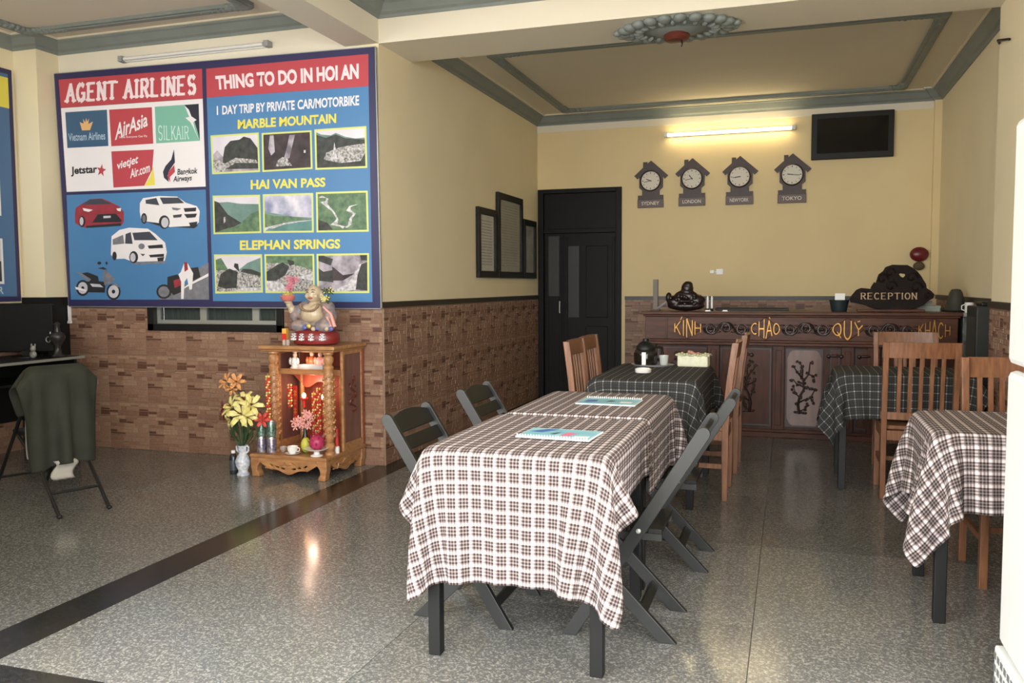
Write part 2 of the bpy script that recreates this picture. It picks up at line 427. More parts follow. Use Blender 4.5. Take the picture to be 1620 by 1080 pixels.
def ceiling_frame(name, x0, x1, y0, y1, z, label, wd=0.085, orn=0.3):
    root = thing(name, ((x0+x1)/2, (y0+y1)/2, z), label, 'moulding'); root['kind'] = 'structure'
    mb = MB(); cx, cy = (x0+x1)/2, (y0+y1)/2
    for i, (a, b) in enumerate(((( x0, y0), (x1, y0)), ((x1, y0), (x1, y1)), ((x1, y1), (x0, y1)), ((x0, y1), (x0, y0)))):
        mb = MB(); mb.bar((a[0]-cx, a[1]-cy, -.012), (b[0]-cx, b[1]-cy, -.012), wd, .026)
        mb.bar((a[0]-cx, a[1]-cy, -.026), (b[0]-cx, b[1]-cy, -.026), wd*.5, .016)
        mb.build('moulding_strip', M_GREY, root)
    rnd = random.Random(3)
    for sx, X in ((1, x0), (-1, x1)):
        for sy, Y in ((1, y0), (-1, y1)):
            mb = MB()
            for ax in (0, 1):
                for k in range(9):
                    d = orn*k/8; s = 0.055*(1-k/11)
                    p = (X-cx+sx*(d if ax == 0 else rnd.uniform(0, .02)), Y-cy+sy*(d if ax == 1 else rnd.uniform(0, .02)), -.018)
                    mb.ell(p, (s*rnd.uniform(.8, 1.1), s*rnd.uniform(.8, 1.1), .024), 8, 5)
                    mb.ell((p[0]+sx*s*.7*(ax), p[1]+sy*s*.7*(1-ax), -.014), (s*.6, s*.6, .02), 7, 4)
            mb.build('corner_ornament', M_GREY, root, smooth=60)
    return root
ceiling_frame('trim_4', -2.43, 1.03, 6.95, 9.40, 3.285, 'grey plaster rectangle on the reception ceiling')
ceiling_frame('trim_5', -5.7, -3.7, 2.4, 5.32, 3.335, 'grey plaster rectangle with leafy corners on the poster corner ceiling', orn=0.38, wd=.10)

# wainscot tiles: each ceramic tile shows small relief bricks
TS = 0.39
def tile_layout():
    rnd = random.Random(11); out = []; z = 0.002
    hs = [.030, .024, .036, .028, .042, .026, .032, .024, .038, .030, .026, .034]
    k = 0
    while z < TS-.012:
        h = min(hs[k % len(hs)], TS-.004-z); x = 0.002
        while x < TS-.006:
            wd = rnd.uniform(.045, .15); wd = min(wd, TS-.003-x)
            if TS-.003-(x+wd) < .03: wd = TS-.003-x
            c = rnd.choices([0, 1, 2, 3], [5, 4, 1.6, 2])[0]
            if rnd.random() < .25 and wd > .06:
                out.append((x, x+wd, z, z+h*.46, c, rnd.uniform(.002, .0045)))
                c2 = rnd.choices([0, 1, 2, 3], [5, 4, 2.2, 2])[0]
                out.append((x, x+wd, z+h*.56, z+h, c2, rnd.uniform(.002, .0045)))
            else: out.append((x, x+wd, z, z+h, c, rnd.uniform(.002, .0045)))
            x += wd+.004
        z += h+.004; k += 1
    return out
LAY = tile_layout(); TILES = {}
def tile_mesh(u0, u1, v0, v1):
    key = tuple(round(a, 3) for a in (u0, u1, v0, v1))
    if key in TILES: return TILES[key]
    mb = MB(); mb.box(u0, u1, -.006, 0, v0, v1, 0)
    for x0, x1, z0, z1, c, d in LAY:
        a, b, e, f = max(x0, u0+.001), min(x1, u1-.001), max(z0, v0+.001), min(z1, v1-.001)
        if b-a < .006 or f-e < .004: continue
        y = -.006-d; t = .0015
        mb.add([(a, -.006, e), (b, -.006, e), (b, -.006, f), (a, -.006, f), (a+t, y, e+t), (b-t, y, e+t), (b-t, y, f-t), (a+t, y, f-t)],
               [(4,5,6,7), (0,1,5,4), (1,2,6,5), (2,3,7,6), (3,0,4,7)], 1+c)
    TILES[key] = mb.mesh('brick_tile', [M_MORTAR]+M_BR); return TILES[key]
def tile_run(parent, org, rz, length, height=1.17, holes=()):
    """tiles from org along local +x; holes: (u0,u1,v0,v1) cut away"""
    g = .0004; nu = math.ceil(length/TS-1e-6); nv = math.ceil(height/TS-1e-6)
    c, s = math.cos(rz), math.sin(rz)
    for i in range(nu):
        for j in range(nv):
            u0, u1 = i*TS, min((i+1)*TS, length); v0, v1 = j*TS, min((j+1)*TS, height)
            rects = [(u0, u1, v0, v1)]
            for h in holes:
                nr = []
                for a, b, e, f in rects:
                    if h[0] >= b or h[1] <= a or h[2] >= f or h[3] <= e: nr.append((a, b, e, f)); continue
                    if e < h[2]: nr.append((a, b, e, h[2]))
                    lo = max(e, h[2])
                    if a < h[0]: nr.append((a, h[0], lo, f))
                    if b > h[1]: nr.append((h[1], b, lo, f))
                rects = nr
            for a, b, e, f in rects:
                if b-a < .02 or f-e < .02: continue
                me = tile_mesh(a-u0+g, b-u0-g, e-v0+g, f-v0-g)
                o = link('brick_tile', me, parent); o.location = (org[0]+c*u0, org[1]+s*u0, org[2]+v0); o.rotation_euler = (0, 0, rz)
tile_run(w_post, (-5.745, YP, 0), 0, 5.745+XL, holes=((wx0+5.745, wx1+5.745, wz0, 3),))
tile_run(w_left, (XL, YP, 0), PI/2, YB-YP)
tile_run(w_back, (-1.80, YB, 0), 0, 1.36+1.80)
tile_run(w_right, (XR, YB-.05, 0), -PI/2, YB-.05-6.2)
tile_run(w_rn, (XRN, 6.2, 0), -PI/2, 3.9)
tile_run(w_side, (XS, 3.0, 0), PI/2, 5.415-3.0)
def rail(name, mb, label): return struct(name, mb, M_TRIM, label, 'trim')
rail('trim_6', MB().box(XL, XL+.022, YP, YB-.02, 1.17, 1.212), 'dark dado rail on the left wall above the brick tiles')
rail('trim_7', MB().box(-1.80, 1.36, YB-.022, YB, 1.155, 1.197), 'dark dado rail on the back wall behind the counter')
rail('trim_8', MB().box(XRN-.022, XRN, 2.3, 6.2, 1.17, 1.212), 'dark dado rail on the right wall behind the fridge')
rail('trim_9', MB().box(XR-.022, XR, 6.2, YB-.05, 1.17, 1.212), 'dark dado rail on the far right wall')
rail('trim_10', MB().box(XS, XS+.022, 3.0, 5.41, 1.17, 1.205), 'dark dado rail under the second poster')

struct('trim_11', MB().box(XL, 1.36, YB-.006, YB, 3.10, 3.175), M_WALLW, 'pale painted band under the moulding on the back wall', 'trim')
# low window under the poster
wr = thing('window_1', ((wx0+wx1)/2, YP, wz0), 'low black framed window with aluminium sash under the big poster', 'window'); wr['kind'] = 'structure'
cxw = (wx0+wx1)/2; hw = (wx1-wx0)/2
MB().box(-hw, -hw+.06, -.025, .10, 0, .61).box(hw-.06, hw, -.025, .10, 0, .61).box(-hw, hw, -.025, .10, 0, .055).box(-hw, hw, -.025, .10, .56, .61).build('window_frame', M_BLACK, wr, bevel=.003)
M_ALU = mat('aluminium', (176, 178, 172), 0.4, metal=0.6)
for a, b in ((-hw+.06, -.125), (-.125, .36), (.36, hw-.06)):
    s = MB(); s.box(a, b, .02, .05, .055, .085); s.box(a, a+.03, .02, .05, .085, .56); s.box(b-.03, b, .02, .05, .085, .56)
    so = s.build('sash', M_ALU, wr)
    MB().box(a+.03, b-.03, .032, .036, .085, .56).build('glass_pane', mat('dim_glass', (70, 80, 78), 0.08, alpha=0.35), so)
mb = MB()
for k in range(40):
    x = -hw+.06+(2*hw-.12)*k/39
    mb.tube([(x, .13+.012*(k % 2), 0), (x, .13+.012*(k % 2), .6)], .02, 6)
mb.build('curtain', mat('grey_green_curtain', (86, 92, 86), 0.9), wr, smooth=60)

# black door in the back wall
dr = thing('door_1', (-2.335, YB, 0), 'tall black double door with glass lights left of the clocks', 'door'); dr['kind'] = 'structure'
M_DOOR = mat('black_door_paint', (17, 16, 15), 0.5, var=0.15, vscale=8, spec=0.2)
MB().box(-.495, -.43, -.03, .12, 0, 2.44).box(.43, .495, -.03, .12, 0, 2.44).box(-.43, .43, -.03, .12, 2.39, 2.44).box(-.43, .43, -.01, .10, 1.93, 1.98).build('door_frame', M_DOOR, dr, bevel=.004)
MB().box(-.43, .43, .03, .06, 1.98, 2.39).build('transom_panel', M_DOOR, dr)
M_DGL = mat('door_glass', (46, 46, 43), 0.3)
for x0, x1, hx in ((-.43, -.20, -.24), (-.20, .43, -.15)):
    lf = MB().box(x0, x1, .03, .07, 0, 1.93).box(x0+.02, x0+.05, .018, .03, .2, 1.88).box(x1-.05, x1-.02, .018, .03, .2, 1.88).build('door_leaf', M_DOOR, dr, bevel=.003)
    if x0 < -.4: MB().box(x0+.05, x1-.05, .02, .032, 1.20, 1.90).build('glass_light', M_DGL, lf)
    else:
        MB().box(x0+.06, x0+.19, .02, .032, .95, 1.78).build('glass_light', mat('door_glass_dark', (28, 28, 27), 0.3), lf)
        for z0, z1 in ((.25, .85), (.95, 1.78)): MB().box(x0+.27, x1-.1, .018, .03, z0, z1).build('raised_panel', M_DOOR, lf, bevel=.006)
    MB().tube([(hx, .0, 1.0), (hx, .0, 1.14)], .008, 8).box(hx-.008, hx+.008, 0, .03, 1.005, 1.02).box(hx-.008, hx+.008, 0, .03, 1.12, 1.135).build('pull_handle', M_BLACK if x0 > -.4 else M_ALU, lf, smooth=40)
# ------------------------------------------------------------------ tables and cloths
M_PL1 = plaid('check_cloth', (52, 45, 44), (132, 120, 118), (230, 219, 219), 0.047, 0.24, 0.52)
M_PL2 = plaid('dark_check_cloth', (50, 51, 51), (100, 99, 97), (214, 212, 208), 0.049, 0.10, 0.10)

def drape(x0, x1, y0, y1, zt, dl, dr_, df, db, seed=0, h=0.027, steps=300, extra=(), push=0.0):
    """sheet of cloth laid on a table box and left to hang; returns verts, faces, rest uv"""
    us = np.arange(x0-dl, x1+dr_+h*.5, h); vs = np.arange(y0-df, y1+db+h*.5, h)
    nx, ny = len(us), len(vs)
    U, V = np.meshgrid(us, vs, indexing='ij')
    P = np.stack([U, V, np.full_like(U, zt+.004)], -1)
    rng = np.random.default_rng(seed); P[..., 2] += rng.uniform(0, .004, P.shape[:2])
    ex = np.maximum(np.maximum(x0-U, U-x1), 0); ey = np.maximum(np.maximum(y0-V, V-y1), 0)
    P[..., 2] -= 0.15*np.maximum(ex, ey)
    vel = np.zeros_like(P)
    cons = []
    def pairs(a, b, rest, st):
        cons.append((a, b, rest, st))
    S = slice
    for par in (0, 1):
        pairs((S(par, nx-1, 2), S(None)), (S(par+1, nx, 2), S(None)), h, 1.0)
        pairs((S(None), S(par, ny-1, 2)), (S(None), S(par+1, ny, 2)), h, 1.0)
        pairs((S(par, nx-1, 2), S(0, ny-1)), (S(par+1, nx, 2), S(1, ny)), h*2**.5, .18)
        pairs((S(par, nx-1, 2), S(1, ny)), (S(par+1, nx, 2), S(0, ny-1)), h*2**.5, .18)
    for par in range(4):
        pairs((S(par, nx-2, 4), S(None)), (S(par+2, nx, 4), S(None)), 2*h, .04)
        pairs((S(None), S(par, ny-2, 4)), (S(None), S(par+2, ny, 4)), 2*h, .04)
    dt = 1/50; boxes = [(x0, x1, y0, y1, 0, zt)]+list(extra)
    for it in range(steps):
        vel[..., 2] -= 2.4*dt; vel *= 0.985
        Q = P+vel*dt
        for k in range(9):
            for a, b, rest, st in cons:
                A = Q[a]; B = Q[b]
                n1 = min(A.shape[0], B.shape[0]); n2 = min(A.shape[1], B.shape[1])
                A = A[:n1, :n2]; B = B[:n1, :n2]
                D = B-A; L = np.sqrt((D*D).sum(-1, keepdims=True))+1e-9
                c = D*((L-rest)/L*0.5*st)
                A += c; B -= c
            for bi, (a0, a1, b0, b1, c0, c1) in enumerate(boxes):
                e = .004
                X, Y, Z = Q[..., 0], Q[..., 1], Q[..., 2]
                ins = (X > a0-e) & (X < a1+e) & (Y > b0-e) & (Y < b1+e) & (Z < c1+e) & (Z > c0)
                if not ins.any(): continue
                dz = c1+e-Z; dx0 = X-(a0-e); dx1 = a1+e-X; dy0 = Y-(b0-e); dy1 = b1+e-Y
                m = np.minimum.reduce([dz, dx0, dx1, dy0, dy1])
                t = ins & (m == dz); Z[t] = c1+e
                if bi == 0: X[t] = P[..., 0][t]; Y[t] = P[..., 1][t]
                X[ins & (m == dx0)] = a0-e; X[ins & (m == dx1)] = a1+e
                Y[ins & (m == dy0)] = b0-e; Y[ins & (m == dy1)] = b1+e
            Q[..., 2] = np.maximum(Q[..., 2], .01)
        vel = (Q-P)/dt; P = Q
    idx = np.arange(nx*ny).reshape(nx, ny)
    F = np.stack([idx[:-1, :-1], idx[1:, :-1], idx[1:, 1:], idx[:-1, 1:]], -1).reshape(-1, 4)
    return P.reshape(-1, 3), F, np.stack([U-x0, V-y0], -1).reshape(-1, 2)

def cloth_obj(name, data, org, m, label, cat, group=None, parent=None, thick=.002):
    Pn, F, uv = data
    me = bpy.data.meshes.new(name); me.from_pydata((Pn-np.array(org)).tolist(), [], F.tolist())
    ul = me.uv_layers.new(name='cloth'); li = F.reshape(-1)
    ul.data.foreach_set('uv', uv[li].reshape(-1).astype(np.float32))
    me.materials.append(m); me.polygons.foreach_set('use_smooth', [True]*len(F))
    o = link(name, me, parent); o.location = org
    s = o.modifiers.new('subdivision', 'SUBSURF'); s.levels = 1; s.render_levels = 1
    s = o.modifiers.new('thickness', 'SOLIDIFY'); s.thickness = thick; s.offset = 1
    if label: tag(o, label, cat, group)
    return o

def table(x0, x1, y0, y1, label, zt=0.752, leg=.045, ins=.0):
    cx, cy = (x0+x1)/2, (y0+y1)/2; hx, hy = (x1-x0)/2, (y1-y0)/2
    t = thing('dining_table', (cx, cy, 0), label, 'table', 'dining tables under checked cloths')
    hx -= .022; hy -= .022; zt -= .011
    MB().box(-hx, hx, -hy, hy, zt-.025, zt).build('tabletop', M_TABLE, t, bevel=.004)
    for sx in (-1, 1):
        for sy in (-1, 1):
            X = sx*(hx-ins-leg/2); Y = sy*(hy-ins-leg/2)
            MB().box(X-leg/2, X+leg/2, Y-leg/2, Y+leg/2, 0, zt-.025).build('leg', M_TABLE, t, bevel=.003)
    for sy in (-1, 1): MB().box(-hx+.06, hx-.06, sy*(hy-.035)-.01, sy*(hy-.035)+.01, zt-.10, zt-.025).build('apron', M_TABLE, t)
    for sx in (-1, 1): MB().box(sx*(hx-.035)-.01, sx*(hx-.035)+.01, -hy+.06, hy-.06, zt-.10, zt-.025).build('apron', M_TABLE, t)
    return t
ZT = 0.752
TA = (-1.245, -0.562, 2.735, 3.585); TB = (-1.225, -0.565, 3.615, 4.455); TC = (-1.165, -0.505, 5.02, 6.12)
TD = (0.53, 1.215, 3.59, 4.25); TE = (0.29, 1.11, 5.82, 6.40)
GC = 'checked tablecloths'
table(*TA, 'black table nearest the camera under a white checked cloth')
cloth_obj('tablecloth', drape(*TA, ZT, .20, .20, .43, .15, 1, extra=[(TB[0], TB[1], TB[2], TB[3], 0, ZT-.01)]), (-.905, 3.18, ZT), M_PL1, 'white and black checked cloth on the nearest table, hanging low in front', 'tablecloth', GC)
table(*TB, 'black table in the middle of the joined row, against the nearest table')
cloth_obj('tablecloth', drape(*TB, ZT+.002, .30, .30, .02, .26, 2), (-.895, 4.03, ZT), M_PL1, 'checked cloth on the middle table, under the farther menu', 'tablecloth', GC)
table(*TC, 'black table holding the thermos, nearest the black door')
cloth_obj('tablecloth', drape(*TC, ZT+.006, .27, .27, .36, .28, 3), (-.835, 5.57, ZT), M_PL2, 'dark checked cloth under the thermos and tissue box', 'tablecloth', GC)
table(*TD, 'black table at the right beside the white fridge')
cloth_obj('tablecloth', drape(*TD, ZT, .33, .0, .29, .28, 4), (.87, 3.92, ZT), M_PL1, 'white checked cloth on the right table by the fridge', 'tablecloth', GC)
table(*TE, 'black table standing close in front of the reception counter')
cloth_obj('tablecloth', drape(*TE, ZT, .30, .12, .27, .25, 5), (.65, 6.1, ZT), M_PL2, 'dark checked cloth on the table in front of the reception counter', 'tablecloth', GC)

# ------------------------------------------------------------------ black slatted folding chairs (local: faces +x)
def folding_chair(loc, rz, label):
    t = thing('folding_chair', loc, label, 'chair', 'black slatted folding chairs', rz)
    A = Vector((.253, 0, 0)); B = Vector((-.255, 0, .815)); d = (B-A).normalized()
    nrm = Vector((d.z, 0, -d.x))       # forward normal of the back plane
    for s in (-1, 1):
        y = s*.19
        mb = MB()
        # flat board, rounded at the top, cut level on the floor
        w2 = .024
        e1, e2 = [], []
        n2 = Vector((d.z, 0, -d.x))
        sl = w2/d.z
        top = B-d*w2
        pts = [Vector((A.x+sl, y-.011, 0)), top+n2*w2+Vector((0, y-.011, 0))]
        for k in range(1, 6):
            a = PI*k/6; pts.append(top+n2*w2*math.cos(a)+d*w2*math.sin(a)+Vector((0, y-.011, 0)))
        pts += [top-n2*w2+Vector((0, y-.011, 0)), Vector((A.x-sl, y-.011, 0))]
        mb.prism(pts, (0, .022, 0)); mb.build('stile', M_CHB, t, bevel=.002)
    for s in (-1, 1):
        y = s*.164; p = Vector((-.117, 0, 0)); q = Vector((.285, 0, .41)); dd = (q-p).normalized(); n2 = Vector((dd.z, 0, -dd.x))*.024; sl = .024/dd.z
        mb = MB().prism([Vector((p.x+sl, y-.011, 0)), q+n2+Vector((0, y-.011, 0)), q-n2+Vector((0, y-.011, 0)), Vector((p.x-sl, y-.011, 0))], (0, .022, 0))
        mb.build('leg', M_CHB, t, bevel=.002)
        c = A+d*.45; 
        MB().lathe([(.009, 0), (.009, .004), (.004, .006)], (0, 0, 0), 10, M=Matrix.Translation((A.x+d.x*.50, s*.201, d.z*.50)) @ Matrix.Rotation(-s*PI/2, 4, 'X')).build('bolt', M_ALU, t)
    MB().bar((-.117+.10, -.155, .102), (-.117+.10, .155, .102), .02, .035, up=(1, 0, 1)).build('stretcher', M_CHB, t)
    MB().bar((.20, -.18, .085), (.20, .18, .085), .02, .035, up=(-.6, 0, 1)).build('stretcher', M_CHB, t)
    # seat slats
    for k in range(6):
        x = -.09+.066*k; MB().box(x, x+.052, -.152, .152, .404, .422).build('seat_slat', M_CHS, t, bevel=.002)
    for s in (-1, 1): MB().box(-.09, .29, s*.14-.012, s*.14+.012, .378, .404).build('seat_rail', M_CHB, t)
    # back boards
    for k in range(4):
        zc = .765-.070*k
        c = A+d*(zc/d.z)
        if k == 0:
            pts = []; n = 10
            for i in range(n+1):
                yy = -.179+.358*i/n; hgt = .03+.026*math.cos(PI*(i/n-.5)); pts.append(c+d*hgt+Vector((0, yy, 0)))
            pts += [c-d*.034+Vector((0, .179, 0)), c-d*.034+Vector((0, -.179, 0))]
            pts = [p-nrm*.008 for p in pts]
            MB().prism(pts, nrm*.016).build('crest_rail', M_CHS, t, bevel=.002)
        else:
            MB().bar(c+Vector((0, -.179, 0)), c+Vector((0, .179, 0)), .016, .056, up=d).build('back_slat', M_CHS, t, bevel=.002)
    return t
folding_chair((-1.28, 3.25, 0), 0, 'black folding chair left of the nearest table, in front')
folding_chair((-1.30, 4.10, 0), 0, 'black folding chair left of the middle table, against the brick tiles')
folding_chair((-.53, 3.28, 0), PI, 'black folding chair right of the nearest table, tilted stile in front')
folding_chair((-.49, 4.12, 0), PI, 'black folding chair right of the middle table, behind the front one')

# ------------------------------------------------------------------ brown slat-back chairs (local: faces +x, rear feet at x=0)
def dining_chair(loc, rz, label, wd=.43, H=.975):
    t = thing('dining_chair', loc, label, 'chair', 'brown wooden slat-back chairs', rz)
    h = wd/2; L = .42; t2 = .017
    def rear(z): return -.005*0 + (0 if z < .45 else -.055*((z-.45)/(H-.45))**1.4)
    for s in (-1, 1):
        y = s*(h-.018); mb = MB()
        zs = [0, .25, .45, .6, .75, .88, H]; f = []; b = []
        for z in zs:
            x = rear(z); k = .02 if z > 0.05 else .016
            f.append(Vector((x+k, y-.016, z))); b.append(Vector((x-k, y-.016, z)))
        mb.prism(f+b[::-1], (0, .032, 0)); mb.build('rear_leg', M_WOOD, t, bevel=.003)
        MB().box(L-.036, L, y-.017, y+.017, 0, .43).build('front_leg', M_WOOD, t, bevel=.003)
        MB().box(.02, L-.03, y-.009, y+.009, .375, .432).build('seat_apron', M_WOOD, t)
        MB().box(.02, L-.03, y-.009, y+.009, .20, .23).build('side_stretcher', M_WOOD, t)
    MB().box(L-.03, L-.012, -h+.03, h-.03, .375, .432).build('seat_apron', M_WOOD, t)
    MB().box(-.01, .01, -h+.03, h-.03, .37, .43).build('seat_apron', M_WOOD, t)
    MB().box(.015, L+.012, -h, h, .432, .458).build('seat', M_WOOD, t, bevel=.006)
    MB().bar((.22, -h+.03, .215), (.22, h-.03, .215), .018, .025).build('cross_stretcher', M_WOOD, t)
    # crest rail (gently curved) and slats
    n = 8; mb = MB()
    def crest(z0, z1, name):
        f = []; b = []
        mbx = MB()
        for i in range(n+1):
            u = -1+2*i/n; yy = u*(h+.002); bow = -.02*(1-u*u)
            f.append((rear((z0+z1)/2)+.012+bow, yy)); b.append((rear((z0+z1)/2)-.010+bow, yy))
        ring = f+b[::-1]
        sh0 = rear(z0)-rear((z0+z1)/2); sh1 = rear(z1)-rear((z0+z1)/2); k = len(ring)
        vs = [(x+sh0, y, z0) for x, y in ring]+[(x+sh1, y, z1) for x, y in ring]
        fs = [(i, (i+1) % k, k+(i+1) % k, k+i) for i in range(k)]
        for i in range(n): fs += [(i, k-1-i, k-2-i, i+1), (k+i, k+i+1, 2*k-2-i, 2*k-1-i)]
        mbx.add(vs, fs); mbx.build(name, M_WOOD, t, smooth=35)
    crest(H-.095, H, 'crest_rail'); crest(.50, .545, 'lower_rail')
    for k in range(5):
        y = -h+.036+(wd-.072)*(k+1)/6
        u = y/h; bow = -.018*(1-u*u)
        pts = []
        for z in (.53, .65, .78, H-.085): pts.append((rear(z)+bow, y, z))
        f = [Vector((p[0]+.006, y-.011, p[2])) for p in pts]; b = [Vector((p[0]-.006, y-.011, p[2])) for p in pts]
        MB().prism(f+b[::-1], (0, .022, 0)).build('back_slat', M_WOOD, t)
    return t
dining_chair((-1.275, 5.375, 0), 0, 'brown slat-back chair left of the thermos table, nearer one')
dining_chair((-1.285, 5.83, 0), 0, 'brown slat-back chair left of the thermos table, farther one by the door')
dining_chair((-.365, 5.51, 0), PI, 'brown slat-back chair right of the thermos table, nearer one')
dining_chair((-.35, 6.32, 0), PI, 'brown slat-back chair right of the thermos table, farther one by the counter')
dining_chair((.755, 5.65, 0), PI/2, 'brown slat-back chair with its back to the camera before the reception')
dining_chair((.80, 6.72, 0), -PI/2, 'brown slat-back chair facing the camera, between the far right table and counter')
dining_chair((.965, 4.50, 0), -PI/2+.03, 'brown slat-back chair behind the right table, partly hidden by the fridge', wd=.36)

# ------------------------------------------------------------------ reception counter
CX0, CX1, CY, CZ = -1.235, 1.29, 7.64, 1.09
ct = thing('reception_counter', ((CX0+CX1)/2, CY, 0), 'long carved dark rosewood reception counter with gold greeting letters', 'counter')
ox = (CX0+CX1)/2; hw = (CX1-CX0)/2
MB().box(-hw, hw, .05, .55, 0.07, .80).build('body', M_DWOOD, ct)
fr = MB().box(-hw, hw, 0, .50, .845, 1.045).build('frieze', M_DWOODH, ct, bevel=.004)
MB().box(-hw-.03, hw+.03, -.035, .58, 1.062, CZ).box(-hw-.015, hw+.015, -.018, .56, 1.045, 1.062).build('countertop', M_DWOODH, ct, bevel=.006)
MB().box(-hw-.015, hw+.015, -.03, .55, .80, .825).box(-hw-.005, hw+.005, -.015, .55, .825, .845).build('ledge_moulding', M_DWOODH, ct, bevel=.005)
MB().box(-hw-.01, hw+.01, .02, .57, 0, .045).box(-hw, hw, .035, .56, .045, .07).build('plinth', M_DWOODH, ct, bevel=.004)
MB().box(-hw+.18, -hw+.20, -.006, .0, .85, 1.04).build('frieze_bead', M_DWOOD, fr)
for x in (-hw+.05, -hw+.60, -.115+.0, .44, hw-.62, hw-.05):
    p = MB().box(x-.05, x+.05, .02, .05, .07, .80).build('pilaster', M_DWOOD, ct, bevel=.004)
    MB().box(x-.025, x+.025, .012, .02, .11, .76).build('fluting', M_DWOOD, p, bevel=.004)
M_PANEL = mat('polished_panel_wood', (92, 60, 48), 0.35, col2=(112, 78, 64), vscale=5, stretch=(5, 5, .8), coat=0.15)
def plum_tree(parent, x, y, z0, s, flip):
    """branching blossom tree in low relief"""
    mb = MB(); rnd = random.Random(9)
    def pt(u, v): return Vector((x+flip*(u-555)/290*.31, y, .10+(925-v)/625*.675))
    brs = [([(520, 810), (512, 740), (525, 680), (555, 620), (548, 560), (540, 530)], .013), ([(540, 530), (505, 490), (475, 440)], .009), ([(548, 560), (590, 500), (600, 400)], .009), ([(540, 525), (545, 470), (535, 435), (512, 402)], .008),
           ([(515, 730), (570, 700), (605, 690), (640, 620)], .008), ([(605, 692), (635, 722)], .006), ([(545, 600), (500, 580), (470, 540)], .007), ([(590, 500), (630, 520), (635, 545)], .006), ([(525, 690), (490, 650), (480, 610)], .006), ([(520, 800), (560, 780), (575, 750)], .006), ([(555, 620), (590, 600), (600, 630)], .006)]
    for pl, r in brs:
        q = [pt(*p) for p in pl]; n = len(q)
        mb.tube(q, [r*(1-.5*i/(n-1)) for i in range(n)], 6)
        for c in q[1:]:
            for m in range(2):
                cc = c+Vector((rnd.uniform(-.018, .018), -.003, rnd.uniform(-.018, .018)))
                for j in range(5):
                    an = j*2*PI/5+rnd.random(); mb.ell(cc+Vector((math.cos(an)*.007, 0, math.sin(an)*.007)), (.007, .005, .007), 6, 4)
    for k in range(6): mb.ell(pt(490+16*k, 805+rnd.uniform(-6, 6)), (.014, .006, .012), 7, 4)
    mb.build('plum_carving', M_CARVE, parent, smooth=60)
for k, (a, b) in enumerate(((-hw+.10, -hw+.55), (-hw+.65, -.165), (-.065, .255), (.29, .39), (.49, .67), (hw-.57, hw-.10))):
    pn = MB().box(a+.01, b-.01, .03, .05, .10, .775).build('door_panel', M_PANEL if k == 2 else M_DWOOD, ct, bevel=.006)
    fm = MB()
    for x0, x1, z0, z1 in ((a+.01, b-.01, .10, .112), (a+.01, b-.01, .763, .775), (a+.01, a+.022, .112, .763), (b-.022, b-.01, .112, .763)): fm.box(x0, x1, .022, .03, z0, z1)
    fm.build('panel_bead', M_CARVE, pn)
    if b-a > .25: plum_tree(pn, (a+b)/2, .028, .20, .62, 1 if k % 2 == 0 else -1)
    if k == 2:
        cm = MB()
        for sx in (0, 1):
            for sz in (0, 1):
                X = a+.022 if sx == 0 else b-.022; Z = .112 if sz == 0 else .763
                dx = 1 if sx == 0 else -1; dz = 1 if sz == 0 else -1
                cm.prism([(X, .026, Z), (X+dx*.045, .026, Z), (X+dx*.02, .026, Z+dz*.02), (X, .026, Z+dz*.07)], (0, .004, 0))
        cm.build('corner_carving', M_CARVE, pn)
    MB().ell(((a+b)/2, .02, .72), (.05, .008, .012), 8, 5).ell(((a+b)/2-.05, .02, .715), (.018, .008, .018), 8, 5).ell(((a+b)/2+.05, .02, .715), (.018, .008, .018), 8, 5).build('door_scroll', M_CARVE, pn, smooth=60) if k != 2 else None
# greeting in hexagon shaped words
def hexfn(xc, zc, wd, ht):
    def fn(u, v):
        e = .42+.58*(1-abs(2*u-1))
        return Vector((xc+(u-.5)*wd, -.004, zc+(v-.5)*ht*e))
    return fn
for word, xc in (("KI'NH", -.858-ox), ('CHA`O', -.20-ox), ("QUY'", .46-ox), ("KHA'CH", 1.115-ox)):
    stroke_quad('greeting_lettering', word, hexfn(xc, .945, .235, .165), M_GOLD, fr, tw=.085, gap=.18, depth=(0, -.010, 0))
    fm = MB()
    for sg in (-1, 1):
        fm.tube([(xc-.125, -.002, .945), (xc, -.002, .945+sg*.098), (xc+.125, -.002, .945)], .004, 6)
    fm.build('hexagon_border', M_DWOOD, fr)
# scroll carving between the words
def scroll(xa, xb):
    mb = MB(); n = 3
    for k in range(n):
        xc = xa+(xb-xa)*(k+.5)/n; sg = 1 if k % 2 else -1
        for fl_ in (-1, 1):
            pts = []
            for i in range(15):
                a = i/14*2.6*PI; r = .056*(1-i/17)
                pts.append((xc+fl_*(.035+r*math.cos(a)-.03), -.004, .945+sg*(r*math.sin(a))+.0))
            mb.tube(pts, [.011-.005*i/14 for i in range(15)], 6)
            for j in range(3):
                R = Matrix.Rotation(fl_*(.6+.5*j), 3, 'Y')
                mb.ell((xc+fl_*(.03+.016*j), -.004, .945+sg*(.03-.03*j)), (.008, .006, .024), 7, 5, R=R)
        mb.ell((xc, -.005, .945), (.014, .009, .014), 8, 5)
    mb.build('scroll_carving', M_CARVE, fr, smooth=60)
scroll(-.725-ox, -.335-ox); scroll(-.065-ox, .325-ox); scroll(.595-ox, .98-ox)

